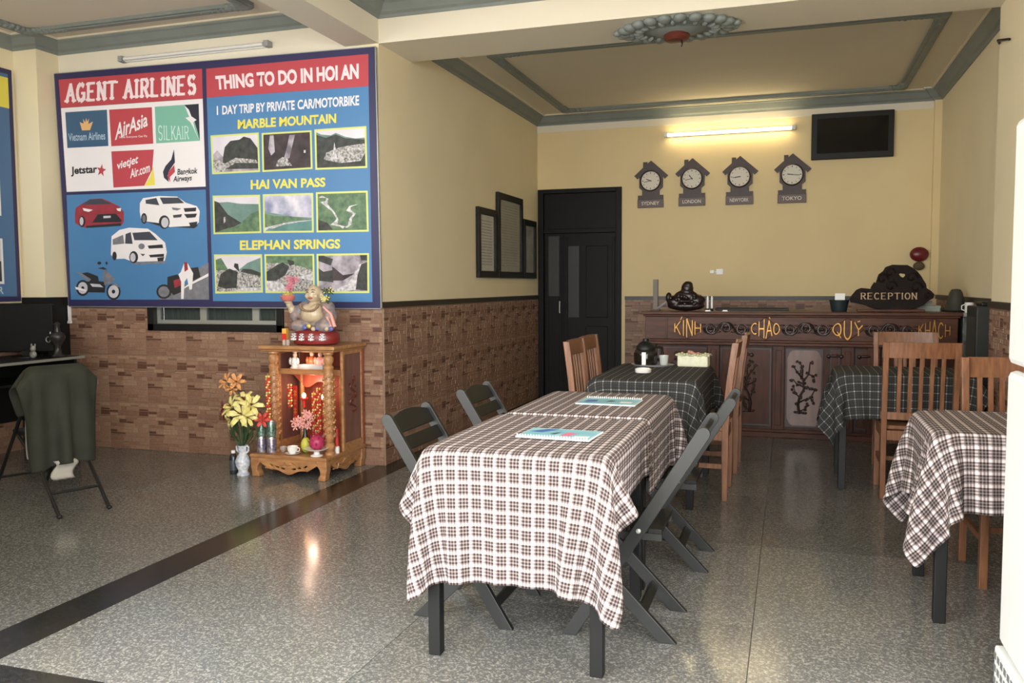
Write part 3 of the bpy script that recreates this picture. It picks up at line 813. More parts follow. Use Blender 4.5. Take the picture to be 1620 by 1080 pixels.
# ------------------------------------------------------------------ fridge
fg = thing('fridge', (.66, 2.72, 0), 'tall white two-door fridge at the right edge', 'fridge')
FY = .315
MB().box(.055, .545, -FY, FY, .03, 1.83).build('cabinet', M_WHITE, fg, bevel=.012)
M_FGR = mat('grey_gasket', (150, 152, 150), 0.6)
MB().box(.04, .055, -FY+.01, FY-.01, .17, 1.82).build('gasket', M_FGR, fg)
MB().box(-.005, .042, -FY, FY, .175, 1.055).build('lower_door', M_WHITE, fg, bevel=.02)
MB().box(-.005, .042, -FY, FY, 1.075, 1.83).build('upper_door', M_WHITE, fg, bevel=.02)
gr = MB().box(-.015, .055, -FY-.005, FY, .02, .165).build('kick_grille', M_WHITE, fg, bevel=.008)
slot = MB().box(-.017, -.014, 0, .026, 0, .02).mesh('grille_slot', mat('slot_shadow_grey', (110, 112, 112), 0.7))
for k in range(14):
    for z in (.045, .085, .125): link('grille_slot', slot, gr, loc=(0, -FY+.04+k*.043, z))
for sy in (-1, 1): MB().box(.06, .12, sy*(FY-.08)-.03, sy*(FY-.08)+.03, 0, .03).build('foot', M_BLACK, fg)
# ------------------------------------------------------------------ big travel poster (flat print on a board)
PY = YP-.055
M_NAVY = mat('navy_print', (44, 42, 84), 0.45); M_RED = mat('red_print', (184, 68, 78), 0.45)
M_BLUE = mat('blue_print', (72, 126, 176), 0.45, var=0.06, vscale=1.5); M_PWHITE = mat('white_print', (232, 228, 230), 0.45)
M_YEL = mat('yellow_print', (226, 214, 84), 0.45); M_PBLACK = mat('black_print', (28, 27, 30), 0.45)
M_LIME = mat('lime_print', (208, 216, 120), 0.45)
po = thing('travel_poster', (-4.33, YP-.01, 1.15), 'big blue and red travel agency poster with airline logos and tour photos', 'poster')
P0 = Vector((-4.33, YP-.01, 1.15))
def pxp(x, y, layer, plane=None): return at(x, y, 'y', PY-.0009*layer)-P0
def zA(u, v): return (80+u/4.32, 60+v/4.32)
def zB(u, v): return (80+u/5.142, 290+v/5.142)
def zC(u, v): return (320+u/4.91, 70+v/4.91)
def zD(u, v): return (320+u/4.697, 270+v/4.697)
def flat(name, pts, m, layer, parent, z=None):
    mb = MB(); mb.face([pxp(*(z(*p) if z else p), layer) for p in pts]); return fixn(mb.build(name, m, parent))
def fixn(o): return o
def multi(name, shapes, mats, layer, parent, z):
    """one print made of several flat shapes, later ones on top"""
    mb = MB()
    for k, (pts, mi) in enumerate(shapes): mb.face([pxp(*z(*p), layer+.25*k) for p in pts], mi)
    return mb.build(name, mats, parent)
def oval(cx, cy, rx, ry, n=14): return [(cx+rx*math.cos(2*PI*i/n), cy+ry*math.sin(2*PI*i/n)) for i in range(n)]
def qfn(TL, TR, BR, BL, layer, z):
    a = [z(*p) for p in (TL, TR, BR, BL)]
    f = pxquad(*a, 'y', PY-.0009*layer)
    return lambda u, v: f(u, v)-P0
# board
c4 = [(85.6, 117), (592.6, 74), (602, 487.5), (108.8, 484)]
bd = MB(); bd.prism([pxp(*p, 0) for p in c4], (0, .03, 0)); bd.build('board', M_NAVY, po)
eg = MB(); q = [pxp(*p, 0) for p in c4]
for a, b in zip(q, q[1:]+q[:1]): eg.bar(a+Vector((0, .012, 0)), b+Vector((0, .012, 0)), .02, .012, up=(0, 0, 1))
eg.build('metal_edge', M_ALU, po)
# left column
flat('header_panel', [(92.7, 126), (319.6, 108.6), (320.7, 155.6), (96.2, 170.5)], M_RED, 1, po)
stroke_quad('lettering', 'AGENT AIRLINES', qfn((112, 322), (990, 258), (990, 378), (110, 436), 2, zA), mat('pink_white_print', (238, 220, 224), .45), po, tw=.28, serif=.2, gap=.3)
lp = flat('logo_panel', [(96.4, 171), (320.7, 156), (325.4, 295), (105.5, 303.5)], M_PWHITE, 1, po)
def logo(name, pts, m): return flat(name, pts, m, 2, lp, zA)
logo('logo_square', [(100, 508), (385, 490), (395, 738), (115, 752)], mat('steel_blue_print', (58, 92, 124), .45))
multi('lotus_emblem', [([(200, 575), (235, 590), (243, 545), (255, 590), (290, 570), (270, 630), (215, 632)], 0), ([(222, 550), (243, 590), (262, 548), (255, 628), (230, 628)], 0)], [mat('gold_print', (222, 178, 120), .45)], 3, lp, zA)
text_quad('logo_lettering', 'Vietnam Airlines', qfn((120, 652), (372, 640), (374, 694), (124, 705), 3, zA), mat('pale_blue_print', (176, 198, 214), .45), lp, bold=.01)
logo('logo_square', [(400, 490), (692, 473), (702, 722), (415, 740)], M_RED)
text_quad('logo_lettering', 'AirAsia', qfn((430, 590), (650, 510), (668, 600), (440, 700), 3, zA), M_PWHITE, lp, bold=.02, shear=.35)
text_quad('logo_lettering', 'Now Everyone Can Fly', qfn((470, 672), (660, 662), (661, 680), (471, 690), 3, zA), M_PWHITE, lp, bold=.01)
logo('logo_square', [(712, 470), (1012, 450), (1020, 702), (722, 720)], mat('sea_green_print', (120, 180, 160), .45))
multi('bird_emblem', [([(915, 458), (1012, 450), (1020, 700), (1005, 640), (980, 560), (950, 520)], 0),
      ([(915, 460), (945, 490), (962, 535), (998, 560), (975, 575), (985, 620), (1015, 700), (975, 610), (955, 575), (920, 545), (948, 540)], 1)], [mat('deep_navy_print', (34, 36, 54), .45), M_PWHITE], 3, lp, zA)
stroke_quad('logo_lettering', 'SILKAIR', qfn((735, 600), (942, 605), (945, 690), (738, 698), 3, zA), mat('mint_print', (206, 230, 222), .45), lp, tw=.11, serif=.1, gap=.2)
text_quad('logo_lettering', 'Jetstar', qfn((138, 880), (318, 868), (318, 936), (140, 948), 3, zA), M_PBLACK, lp, bold=.03)
st = []
for k in range(10):
    a = -PI/2+.15+k*PI/5; r = 42 if k % 2 == 0 else 17
    st.append((347+r*.8*math.cos(a), 905+r*1.1*math.sin(a)))
flat('star_emblem', st, M_RED, 3, lp, zA)
multi('logo_square', [([(415, 775), (705, 762), (695, 900), (640, 1010), (430, 1022)], 0), ([(702, 880), (714, 1004), (640, 1011), (680, 950)], 1)], [M_RED, M_YEL], 2, lp, zA)
text_quad('logo_lettering', 'vietjet', qfn((452, 850), (600, 800), (600, 872), (460, 915), 3, zA), M_PWHITE, lp, bold=.02, shear=.2)
text_quad('logo_lettering', 'Air.com', qfn((540, 900), (675, 850), (682, 915), (545, 960), 3, zA), M_PWHITE, lp, bold=.02, shear=.2)
multi('flame_emblem', [([(843, 760), (850, 850), (812, 905), (800, 940), (808, 985), (775, 955), (768, 915), (785, 875), (825, 830)], 0),
      ([(845, 868), (850, 915), (815, 950), (818, 985), (800, 955), (805, 915)], 1)], [mat('indigo_print', (42, 44, 66), .45), M_RED], 3, lp, zA)
text_quad('logo_lettering', 'Bangkok', qfn((865, 895), (1003, 885), (1005, 938), (867, 948), 3, zA), M_PBLACK, lp, bold=.02, shear=.15)
text_quad('logo_lettering', 'Airways', qfn((835, 945), (965, 935), (967, 985), (838, 995), 3, zA), M_PBLACK, lp, bold=.02, shear=.25)
vp = flat('vehicle_panel', [(130, 95), (1262, 50), (1290, 945), (165, 945)], M_BLUE, 1, po, zB)
M_CARR = mat('car_red_print', (150, 50, 62), .45, var=.15, vscale=15); M_TYRE = mat('tyre_print', (38, 38, 44), .45)
M_SIL = mat('silver_print', (196, 196, 204), .45, var=.08, vscale=20); M_GLS = mat('car_window_print', (62, 66, 78), .45)
M_PGREY = mat('mid_grey_print', (120, 120, 128), .45, var=.2, vscale=20)
VM = [M_CARR, M_TYRE, M_SIL, M_GLS, M_PWHITE, M_PGREY]
multi('car_print', [([(198, 250), (205, 200), (255, 165), (320, 128), (420, 122), (490, 152), (560, 188), (596, 235), (596, 310), (575, 345), (440, 352), (285, 362), (232, 342), (200, 322)], 0),
   ([(255, 172), (318, 130), (415, 126), (500, 168), (380, 172)], 3), ([(340, 318), (385, 252), (530, 246), (580, 300), (570, 315)], 1), ([(290, 345), (575, 322), (570, 345), (440, 354), (290, 362)], 1),
   ([(260, 200), (345, 215), (310, 232), (270, 222)], 4), ([(535, 205), (575, 200), (570, 228), (545, 222)], 4), (oval(256, 310, 26, 46), 1), (oval(252, 308, 16, 34), 2), ([(430, 265), (490, 262), (488, 280), (430, 283)], 2)], VM, 2, vp, zB)
multi('car_print', [([(740, 300), (900, 350), (1170, 365), (1200, 340), (1000, 300)], 1), ([(725, 230), (727, 160), (752, 120), (880, 102), (1030, 107), (1100, 157), (1190, 185), (1214, 225), (1206, 318), (1165, 345), (970, 355), (900, 325), (780, 310), (735, 285)], 4),
   ([(772, 135), (860, 118), (885, 178), (775, 165)], 3), ([(888, 115), (1040, 115), (1088, 160), (915, 168)], 3), ([(1082, 202), (1186, 196), (1182, 226), (1092, 232)], 1), ([(1085, 250), (1192, 245), (1178, 276), (1110, 282)], 1),
   ([(985, 195), (1065, 205), (1030, 220), (995, 215)], 5), (oval(925, 315, 44, 56), 1), (oval(930, 318, 30, 42), 2), (oval(760, 285, 24, 44), 1), (oval(760, 287, 14, 30), 5), ([(1125, 320), (1195, 310), (1185, 345), (1140, 358)], 1), ([(995, 258), (1070, 250), (1060, 275), (1000, 280)], 3)], VM, 2, vp, zB)
multi('van_print', [([(640, 645), (930, 632), (935, 650), (700, 660)], 5), ([(490, 580), (496, 430), (560, 378), (640, 360), (790, 368), (852, 410), (932, 482), (946, 560), (930, 630), (720, 637), (650, 630), (600, 612), (520, 615)], 4),
   ([(665, 402), (805, 392), (872, 462), (682, 462)], 3), ([(505, 455), (590, 418), (600, 490), (506, 500)], 5), ([(610, 412), (652, 396), (668, 492), (606, 490)], 3), ([(790, 506), (910, 496), (916, 525), (800, 530)], 1),
   (oval(740, 512, 26, 24), 5), (oval(676, 600, 36, 50), 1), (oval(670, 602, 22, 36), 2), (oval(520, 590, 18, 36), 1), ([(800, 582), (922, 572), (922, 596), (812, 602)], 1), ([(868, 605), (925, 598), (915, 632), (872, 634)], 1), ([(730, 572), (770, 575), (750, 592)], 3)], VM, 2, vp, zB)
multi('scooter_print', [(oval(262, 850, 56, 66), 1), (oval(262, 850, 40, 48), 2), (oval(262, 850, 12, 14), 1), (oval(512, 880, 58, 68), 1), (oval(512, 880, 44, 52), 2), (oval(512, 880, 14, 16), 1),
   ([(235, 735), (300, 722), (385, 755), (392, 795), (310, 795), (265, 765)], 1), ([(300, 790), (450, 800), (440, 888), (300, 885)], 1), ([(320, 815), (400, 820), (430, 845), (340, 840)], 2), ([(435, 690), (470, 720), (525, 780), (480, 815), (440, 830), (425, 760)], 5),
   ([(210, 720), (240, 722), (330, 780), (310, 800)], 5), ([(385, 690), (430, 680), (460, 700), (430, 700)], 1), (oval(396, 648, 16, 13), 1), (oval(455, 648, 9, 12), 1), ([(200, 840), (290, 865), (285, 880), (205, 860)], 4), ([(480, 815), (545, 815), (560, 850), (520, 830)], 5)], VM, 2, vp, zB)
multi('motorbike_print', [([(1284, 645), (1288, 944), (868, 944), (900, 920), (1010, 870), (1150, 800), (1190, 700)], 5), ([(1284, 730), (1284, 755), (1130, 830), (1010, 900), (1120, 820)], 4), (oval(922, 880, 62, 60), 1), (oval(922, 880, 46, 44), 5),
   ([(950, 760), (1030, 740), (1080, 780), (1070, 880), (1000, 910), (950, 850)], 1), ([(1000, 790), (1060, 770), (1060, 830), (1010, 850)], 0), ([(1130, 690), (1200, 680), (1220, 760), (1160, 790)], 1), ([(1060, 720), (1085, 650), (1110, 640), (1160, 730), (1150, 860), (1130, 865), (1110, 770), (1090, 800), (1082, 940), (1062, 940), (1062, 800), (1040, 740)], 4),
   ([(1085, 640), (1112, 640), (1118, 700), (1090, 720)], 0)], VM, 2, vp, zB)
# right column
flat('header_panel', [(30, 190), (1290, 75), (1292, 325), (35, 415)], M_RED, 1, po, zC)
bp = flat('tour_panel', [zC(35, 416), zC(1292, 326), zD(1265, 975), zD(80, 968)], M_BLUE, 1, po)
M_LTR = mat('pink_white_print', (238, 220, 224)); 
text_quad('lettering', 'THING TO DO IN HOI AN', qfn((100, 245), (1215, 148), (1215, 268), (110, 355), 2, zC), M_LTR, po, bold=.045)
text_quad('lettering', '1', qfn((112, 480), (122, 479), (123, 549), (113, 550), 2, zC), M_PWHITE, po, bold=.03)
text_quad('lettering', 'DAY TRIP BY PRIVATE', qfn((155, 477), (718, 434), (718, 508), (155, 547), 2, zC), M_PWHITE, po, bold=.03)
text_quad('lettering', 'CAR/MOTORBIKE', qfn((740, 431), (1218, 395), (1218, 474), (740, 507), 2, zC), M_PWHITE, po, bold=.03)
text_quad('lettering', 'MARBLE MOUNTAIN', qfn((275, 585), (1040, 537), (1040, 612), (275, 660), 2, zC), M_YEL, po, bold=.035)
text_quad('lettering', 'HAI VAN PASS', qfn((360, 68), (915, 50), (915, 120), (360, 140), 2, zD), M_YEL, po, bold=.035)
text_quad('lettering', 'ELEPHAN SPRINGS', qfn((280, 517), (1025, 507), (1025, 578), (280, 590), 2, zD), M_YEL, po, bold=.035)
def pm(n, c, c2, s=18): return mat(n, c, .5, col2=c2, vscale=s)
S_SKY = pm('photo_sky_print', (206, 200, 210), (224, 220, 226), 4); S_DK = pm('photo_rock_print', (36, 38, 40), (66, 70, 66), 22); S_GR = pm('photo_green_print', (66, 96, 74), (112, 140, 104), 20)
S_GR2 = pm('photo_far_green_print', (86, 118, 112), (120, 150, 142), 8); S_WT = pm('photo_foam_print', (150, 146, 150), (226, 222, 226), 40); S_CV = pm('photo_cave_print', (34, 26, 30), (70, 56, 60), 12)
S_TW = pm('photo_town_print', (70, 74, 66), (210, 206, 206), 70); S_WAT = pm('photo_water_print', (74, 120, 118), (104, 148, 140), 10); S_RK = pm('photo_pale_rock_print', (110, 102, 112), (190, 182, 192), 14); S_CLD = pm('photo_cloud_print', (130, 138, 170), (220, 216, 226), 9)
PMATS = [M_LIME, S_SKY, S_DK, S_GR, S_GR2, S_WT, S_CV, S_TW, S_WAT, S_RK, S_CLD]
def photo(TL, TR, BR, BL, z, shapes):
    a = [z(*p) for p in (TL, TR, BR, BL)]
    f = pxquad(*a, 'y', PY); mb = MB()
    def P(u, v, k): p = f(u, v); return at_plane(p, k)
    def at_plane(p, k): return Vector((p.x, PY-.0009*k, p.z))-P0
    def poly(pts, mi, k): mb.face([P(u, v, k) for u, v in pts], mi)
    poly([(0, 0), (1, 0), (1, 1), (0, 1)], 0, 2)
    for i, (mi, pts) in enumerate(shapes):
        poly([(.035+.93*u, .045+.91*v) for u, v in pts], mi, 2.3+.3*i)
    return mb.build('tour_photo', PMATS, bp)
full = [(0, 0), (1, 0), (1, 1), (0, 1)]
photo((65, 708), (440, 685), (450, 992), (78, 1010), zC, [(1, full), (9, [(0, 0), (1, 0), (1, .3), (.25, .38), (.1, .62), (0, .5)]), (2, [(.2, .08), (1, .05), (1, .62), (.85, .9), (.7, .96), (.6, .88), (.4, .86), (.27, .7), (.22, .4)]), (7, [(.2, .2), (.5, .38), (.95, .3), (1, .2), (.5, .24), (.3, .1), (.1, .02)]), (7, [(0, 0), (.25, .02), (.3, .2), (.05, .4), (0, .3)])])
photo((462, 690), (850, 668), (858, 968), (468, 992), zC, [(6, full), (9, [(.16, .4), (.24, .5), (.22, .97), (.14, .97), (.1, .6)]), (9, [(.42, .25), (.55, .3), (.68, .95), (.56, .95), (.5, .6)]), (7, [(.25, .08), (.6, .08), (.5, .3), (.4, .34), (.3, .25)]), (5, [(.86, .42), (.9, .42), (.9, .5), (.86, .5)])])
photo((872, 662), (1275, 635), (1283, 960), (880, 975), zC, [(1, full), (4, [(0, 0), (1, 0), (1, .75), (.8, .74), (.6, .8), (.4, .92), (.3, .86), (.1, .9), (0, .97)]), (2, [(0, 0), (1, 0), (1, .7), (.6, .76), (.4, .88), (.2, .8), (0, .9)]), (7, [(.1, .1), (.9, .12), (1, .35), (1, .6), (.6, .55), (.4, .5), (.2, .4)]), (5, [(.3, .22), (.42, .22), (.4, .45), (.37, .68), (.345, .45)]), (2, [(0, 0), (1, 0), (.9, .14), (.5, .1), (.2, .2), (0, .35)])])
photo((78, 185), (430, 178), (440, 462), (85, 472), zD, [(1, full), (4, [(0, 0), (1, 0), (1, .78), (.6, .8), (.3, .86), (0, .84)]), (3, [(.3, 0), (1, 0), (1, .6), (.8, .5), (.6, .26), (.5, .14)]), (2, [(0, 0), (.35, .1), (.6, .25), (.3, .5), (.1, .85), (0, .9)]), (3, [(0, 0), (1, 0), (1, .45), (.75, .28), (.5, .16), (.3, .12)]), (5, [(.2, .25), (.24, .3), (.24, .45), (.2, .42)])])
photo((450, 175), (825, 165), (830, 458), (455, 462), zD, [(10, full), (10, [(0, .5), (.35, .52), (0, .85)]), (4, [(0, .2), (1, .3), (1, .36), (.6, .4), (.3, .48), (0, .55)]), (3, [(0, .1), (.6, .28), (1, .3), (.5, .42), (.2, .42), (0, .5)]), (8, [(0, 0), (1, 0), (1, .28), (.5, .22), (.1, .1)]), (5, [(.05, .1), (.4, .22), (1, .3), (.4, .18), (.15, .06)])])
photo((845, 160), (1230, 148), (1238, 452), (850, 458), zD, [(3, full), (3, [(0, .5), (1, .6), (1, .8), (0, .85)]), (5, [(.02, .9), (.18, .88), (.16, .8), (.05, .78), (.1, .72), (.3, .5), (.38, .3), (.3, .2), (.25, .15), (.45, .1), (.5, .04), (.55, .1), (.4, .16), (.42, .3), (.34, .5), (.2, .72), (.22, .86), (.1, .95)]), (5, [(.85, .7), (.65, .65), (.58, .52), (.7, .46), (.72, .42), (.64, .3), (.62, .14), (.55, .08), (.6, .06), (.68, .14), (.7, .3), (.78, .44), (.68, .54), (.68, .62)]), (2, [(0, 0), (.3, .02), (.2, .2), (0, .3)])])
photo((88, 622), (445, 620), (452, 905), (98, 912), zD, [(1, full), (4, [(.4, .5), (1, .5), (1, .95), (.7, .8)]), (3, [(0, .5), (.3, .55), (.12, .95), (0, .9)]), (7, [(0, 0), (1, 0), (1, .5), (.6, .6), (.4, .6), (0, .6)]), (2, [(.02, .15), (.2, .08), (.45, .1), (.48, .55), (.3, .65), (.1, .5)]), (2, [(.4, .7), (.52, .55), (.5, .78), (.42, .8)]), (2, [(.55, .55), (1, .42), (1, .52), (.8, .62), (.6, .64)]), (5, [(.3, 0), (1, 0), (1, .1), (.6, .1)])])
photo((462, 620), (832, 618), (838, 910), (470, 908), zD, [(3, full), (7, [(0, 0), (1, 0), (1, .6), (.6, .75), (.3, .8), (0, .8)]), (2, [(0, .3), (.2, .3), (.4, .45), (.5, .7), (.35, .82), (.2, .72), (0, .55)]), (2, [(.45, .9), (.6, .85), (.6, .75), (.5, .72)]), (5, [(0, 0), (.5, 0), (.3, .25), (0, .3)]), (5, [(.6, .4), (1, .3), (1, .5)])])
photo((850, 618), (1240, 612), (1242, 908), (855, 910), zD, [(9, full), (2, [(0, .3), (.3, .25), (.3, .6), (.1, .55), (0, .65)]), (2, [(0, .85), (.25, .72), (.3, .9), (.1, 1), (0, 1)]), (6, [(.28, .7), (.5, .45), (.75, .5), (.5, .3), (.3, .3)]), (5, [(.25, 0), (.6, .2), (.85, .75), (1, .8), (.9, .6), (.78, .05), (.5, 0)]), (2, [(.76, .05), (1, .02), (1, .8), (.88, .75), (.8, .45)]), (2, [(.88, .85), (1, .85), (1, 1), (.85, 1)])])

# second poster on the side wall
PX2 = XS+.03
p2 = thing('tour_poster', (XS+.01, 5.0, 1.2), 'second blue poster with a yellow top at the far left edge', 'poster')
O2 = Vector((XS+.01, 5.0, 1.2))
MB().box(0, .02, -.7, .385, .02, 1.87).build('board', M_NAVY, p2, bevel=.003)
MB().box(.02, .022, -.66, .345, .06, 1.83).build('print_panel', mat('dull_blue_print', (74, 110, 150), .5), p2)
MB().box(.0225, .0235, -.66, .345, 1.56, 1.80).build('yellow_panel', M_YEL, p2)
for z0, z1 in ((.70, 1.0), (.16, .52)):
    pp = MB().box(.0225, .0235, -.5, .23, z0, z1).build('tour_photo', M_PWHITE, p2)
    MB().box(.0236, .0242, -.48, .21, z0+.02, z1-.02).build('photo_print', S_DK, pp)
    MB().box(.0243, .0247, -.48, .21, z0+.5*(z1-z0), z1-.02).build('photo_sky', S_SKY, pp)
text_quad('lettering', 'TOUR', lambda u, v: Vector((.0236, .02+.2*u, .08+.06*v)), mat('pale_blue_print', (176, 198, 214)), p2, bold=.03)

# ------------------------------------------------------------------ wall fittings
# lit tube on the back wall
M_TUBE = mat('lit_tube', (255, 240, 205), 0.4, emit=(255, 234, 186), estr=26)
def tube_light(x0, x1, y, z, lit, label, rz=0, tilt=0):
    t = thing('tube_light', ((x0+x1)/2, y, z), label, 'lamp'); h = (x1-x0)/2
    MB().box(-h, h, -.03, 0, -.02, .02).build('housing', M_WHITE, t, bevel=.004)
    tb = MB(); tb.tube([(-h+.03, -.05, -.002), (h-.03, -.05, -.002)], .014, 12); tb.build('tube', M_TUBE if lit else mat('unlit_tube', (226, 224, 220), .3), t, smooth=40)
    for s in (-1, 1): MB().box(s*h-.02, s*h+.02, -.066, -.0, -.022, .022).build('lamp_holder', M_WHITE if lit else M_FGR, t, bevel=.003)
    return t
tube_light(-1.34, .005, YB, 2.985, True, 'lit warm fluorescent tube above the clocks')
tl = tube_light(-5.08, -3.74, YP, 3.135, False, 'unlit white fluorescent tube above the big poster')
# television
tv = thing('television', (.585, YB, 2.63), 'flat black television high on the back wall', 'television')
MB().box(-.40, .40, -.07, -.03, 0, .475).build('bezel', M_BLACK, tv, bevel=.006)
MB().box(-.345, .345, -.073, -.07, .06, .42).build('screen', mat('dark_screen', (26, 24, 20), .12), tv)
MB().box(-.12, .12, -.03, 0, .12, .35).build('wall_bracket', M_BLACK, tv)
# clocks
M_CLK = mat('clock_brown_wood', (58, 42, 38), .45, var=.15, vscale=25); M_FACE = mat('clock_face', (222, 216, 200), .5)
def house_clock(x, z, name, hm, label, sc=1.0):
    t = thing('wall_clock', (x, YB, z), label, 'clock', 'house-shaped city clocks on the back wall')
    out = [(-.142, -.085), (-.142, -.222), (.142, -.222), (.142, -.085), (.10, -.085), (.10, -.03), (.135, .0), (.135, .12), (.155, .095), (.195, .13), (.005, .30), (-.04, .262), (-.04, .285), (-.085, .285), (-.085, .225), (-.185, .135), (-.15, .10), (-.128, .12), (-.128, .0), (-.095, -.03), (-.095, -.085)]
    me = curve_mesh('case', [out], .022); me.materials.clear(); me.materials.append(M_CLK)
    o = link('case', me, t, loc=(0, -.012, 0))
    MB().lathe([(.118, 0), (.118, .012), (.104, .02), (.104, .008)], n=32, caps=False, M=Matrix.Translation((0, -.022, .075)) @ Matrix.Rotation(PI/2, 4, 'X')).build('bezel', M_CLK, t, smooth=40)
    MB().lathe([(.103, 0), (.103, .004)], n=32, M=Matrix.Translation((0, -.026, .075)) @ Matrix.Rotation(PI/2, 4, 'X')).build('dial', M_FACE, t)
    mk = MB()
    for k in range(12):
        a = k*PI/6; d = Vector((math.sin(a), 0, math.cos(a))); c = Vector((0, -.0305, .075))
        mk.bar(c+d*.078, c+d*.094, .008 if k % 3 == 0 else .005, .002, up=(0, 1, 0))
    mk.build('hour_marks', M_PBLACK, t)
    for ln, wd, a in ((.05, .009, hm[0]), (.075, .006, hm[1])):
        d = Vector((math.sin(a), 0, math.cos(a))); c = Vector((0, -.033, .075))
        MB().bar(c-d*.012, c+d*ln, wd, .002, up=(0, 1, 0)).build('hand', M_PBLACK, t)
    MB().box(-.145, .145, -.03, -.023, -.225, -.13).build('name_plate', mat('plate_brown', (84, 62, 54), .4), t, bevel=.003)
    text_quad('lettering', name, lambda u, v: Vector((-.10+.2*u, -.0308, -.195+.04*v)), M_FACE, t, bold=.01)
    return t
h = lambda hr, mn: ((hr+mn/60)*PI/6, mn*PI/30)
house_clock(-1.512, 2.415, 'SYDNEY', h(9, 43), 'house-shaped wall clock nearest the black door')
house_clock(-1.055, 2.420, 'LONDON', h(10, 43), 'house-shaped wall clock second from the black door')
house_clock(-.545, 2.418, 'NEWYORK', h(8, 44), 'house-shaped wall clock third from the black door, under the tube light')
house_clock(-.002, 2.417, 'TOKYO', h(9, 16), 'house-shaped wall clock nearest the television')
# framed documents
def frame(y0, y1, z0, z1, label, shade):
    t = thing('picture_frame', (XL, (y0+y1)/2, z0), label, 'picture frame', 'black framed documents on the left wall')
    h = (y1-y0)/2; H = z1-z0; b = .065
    for a in ((-h, h, 0, b), (-h, h, H-b, H), (-h, -h+b, b, H-b), (h-b, h, b, H-b)):
        MB().box(0, .035, a[0], a[1], a[2], a[3]).build('frame_bar', M_BLACK, t, bevel=.004)
    pr = MB().box(.004, .012, -h+b, h-b, b, H-b).build('document', shade, t)
    ln = MB(); rnd = random.Random(int(y0*100)); z = H-b-.06
    while z > b+.05:
        ln.box(.0122, .0126, -h+b+.05, h-b-rnd.uniform(.05, .25*h), z, z+.006); z -= .028
    ln.build('print_lines', M_PGREY, pr)
    MB().box(.018, .021, -h+b, h-b, b, H-b).build('glass', mat('frame_glass', (200, 200, 195), .05, alpha=.12), t)
D1 = mat('document_paper', (212, 208, 196), .6, var=.1, vscale=9); D2 = mat('dim_document', (166, 162, 146), .6, var=.12, vscale=5); D3 = mat('photo_document', (146, 146, 134), .6, var=.3, vscale=8)
frame(7.61, 8.16, 1.405, 2.075, 'shorter black framed document nearest the poster corner', D1)
frame(8.19, 9.02, 1.405, 2.27, 'tallest black framed certificate in the middle of the three', D2)
frame(9.06, 9.54, 1.405, 2.06, 'short black framed document nearest the black door', D3)
# rosette under the beam
rs = thing('ceiling_rosette', (-.755, 5.93, 3.067), 'oval grey plaster rosette under the white beam', 'rosette')
rb = MB(); rb.lathe([(.33, 0), (.33, -.02), (.27, -.035), (.20, -.03), (.17, -.045), (.13, -.05), (.10, -.06), (.02, -.06)], n=36, sx=1.0, sy=.72); rb.build('plaster_disc', M_GREY, rs, smooth=50)
lf = MB(); rnd = random.Random(5)
for k in range(22):
    a = 2*PI*k/22; rr = .34
    R = Matrix.Rotation(a, 3, 'Z')
    s = .75+.25*abs(math.cos(a*2))
    lf.ell((rr*math.cos(a)*1.02, rr*math.sin(a)*.70, -.02), (.06*s, .045, .028), 8, 6, R=R)
    lf.ell((.26*math.cos(a+.14), .26*math.sin(a+.14)*.72, -.034), (.04, .018, .018), 7, 5, R=R)
for sx in (-1, 1):
    for k in range(7): lf.ell((sx*(.30+.016*k), .05*math.sin(k*1.7), -.026), (.03, .03, .02), 8, 5)
lf.build('leaf_relief', M_GREY, rs, smooth=60)
MB().lathe([(.085, -.055), (.088, -.075), (.07, -.10), (.03, -.108), (.004, -.108)], n=24).build('wooden_boss', mat('boss_red_brown', (92, 40, 30), .35), rs, smooth=40)
MB().tube([(.035, -.03, -.10), (.04, -.035, -.13), (.035, -.03, -.15)], .005, 6).build('hook', M_BLACK, rs)
# red mask, socket, bracket on back wall
rm = thing('wall_balloon', (1.25, YB, 1.55), 'dark red round ornament on the wall above the reception sign', 'ornament')
MB().ell((0, -.05, .075), (.09, .05, .075), 18, 12).build('ball', mat('dark_red_gloss', (104, 30, 34), .3), rm, smooth=80)
MB().ell((0, -.045, -.045), (.055, .035, .045), 12, 8).build('tassel', mat('dull_brown', (92, 78, 52), .7), rm, smooth=80)
MB().tube([(0, -.03, -.01), (0, -.03, .0)], .008, 6).build('neck', M_BLACK, rm)
so = thing('wall_socket', (-.775, YB, 1.435), 'small white wall socket with a plug above the counter', 'socket')
MB().box(-.01, .065, -.012, 0, 0, .062).build('plate', M_WHITE, so, bevel=.003)
MB().box(-.075, -.03, -.03, 0, .012, .05).box(-.03, -.01, -.02, -.006, .025, .037).build('plug', M_WHITE, so, bevel=.003)
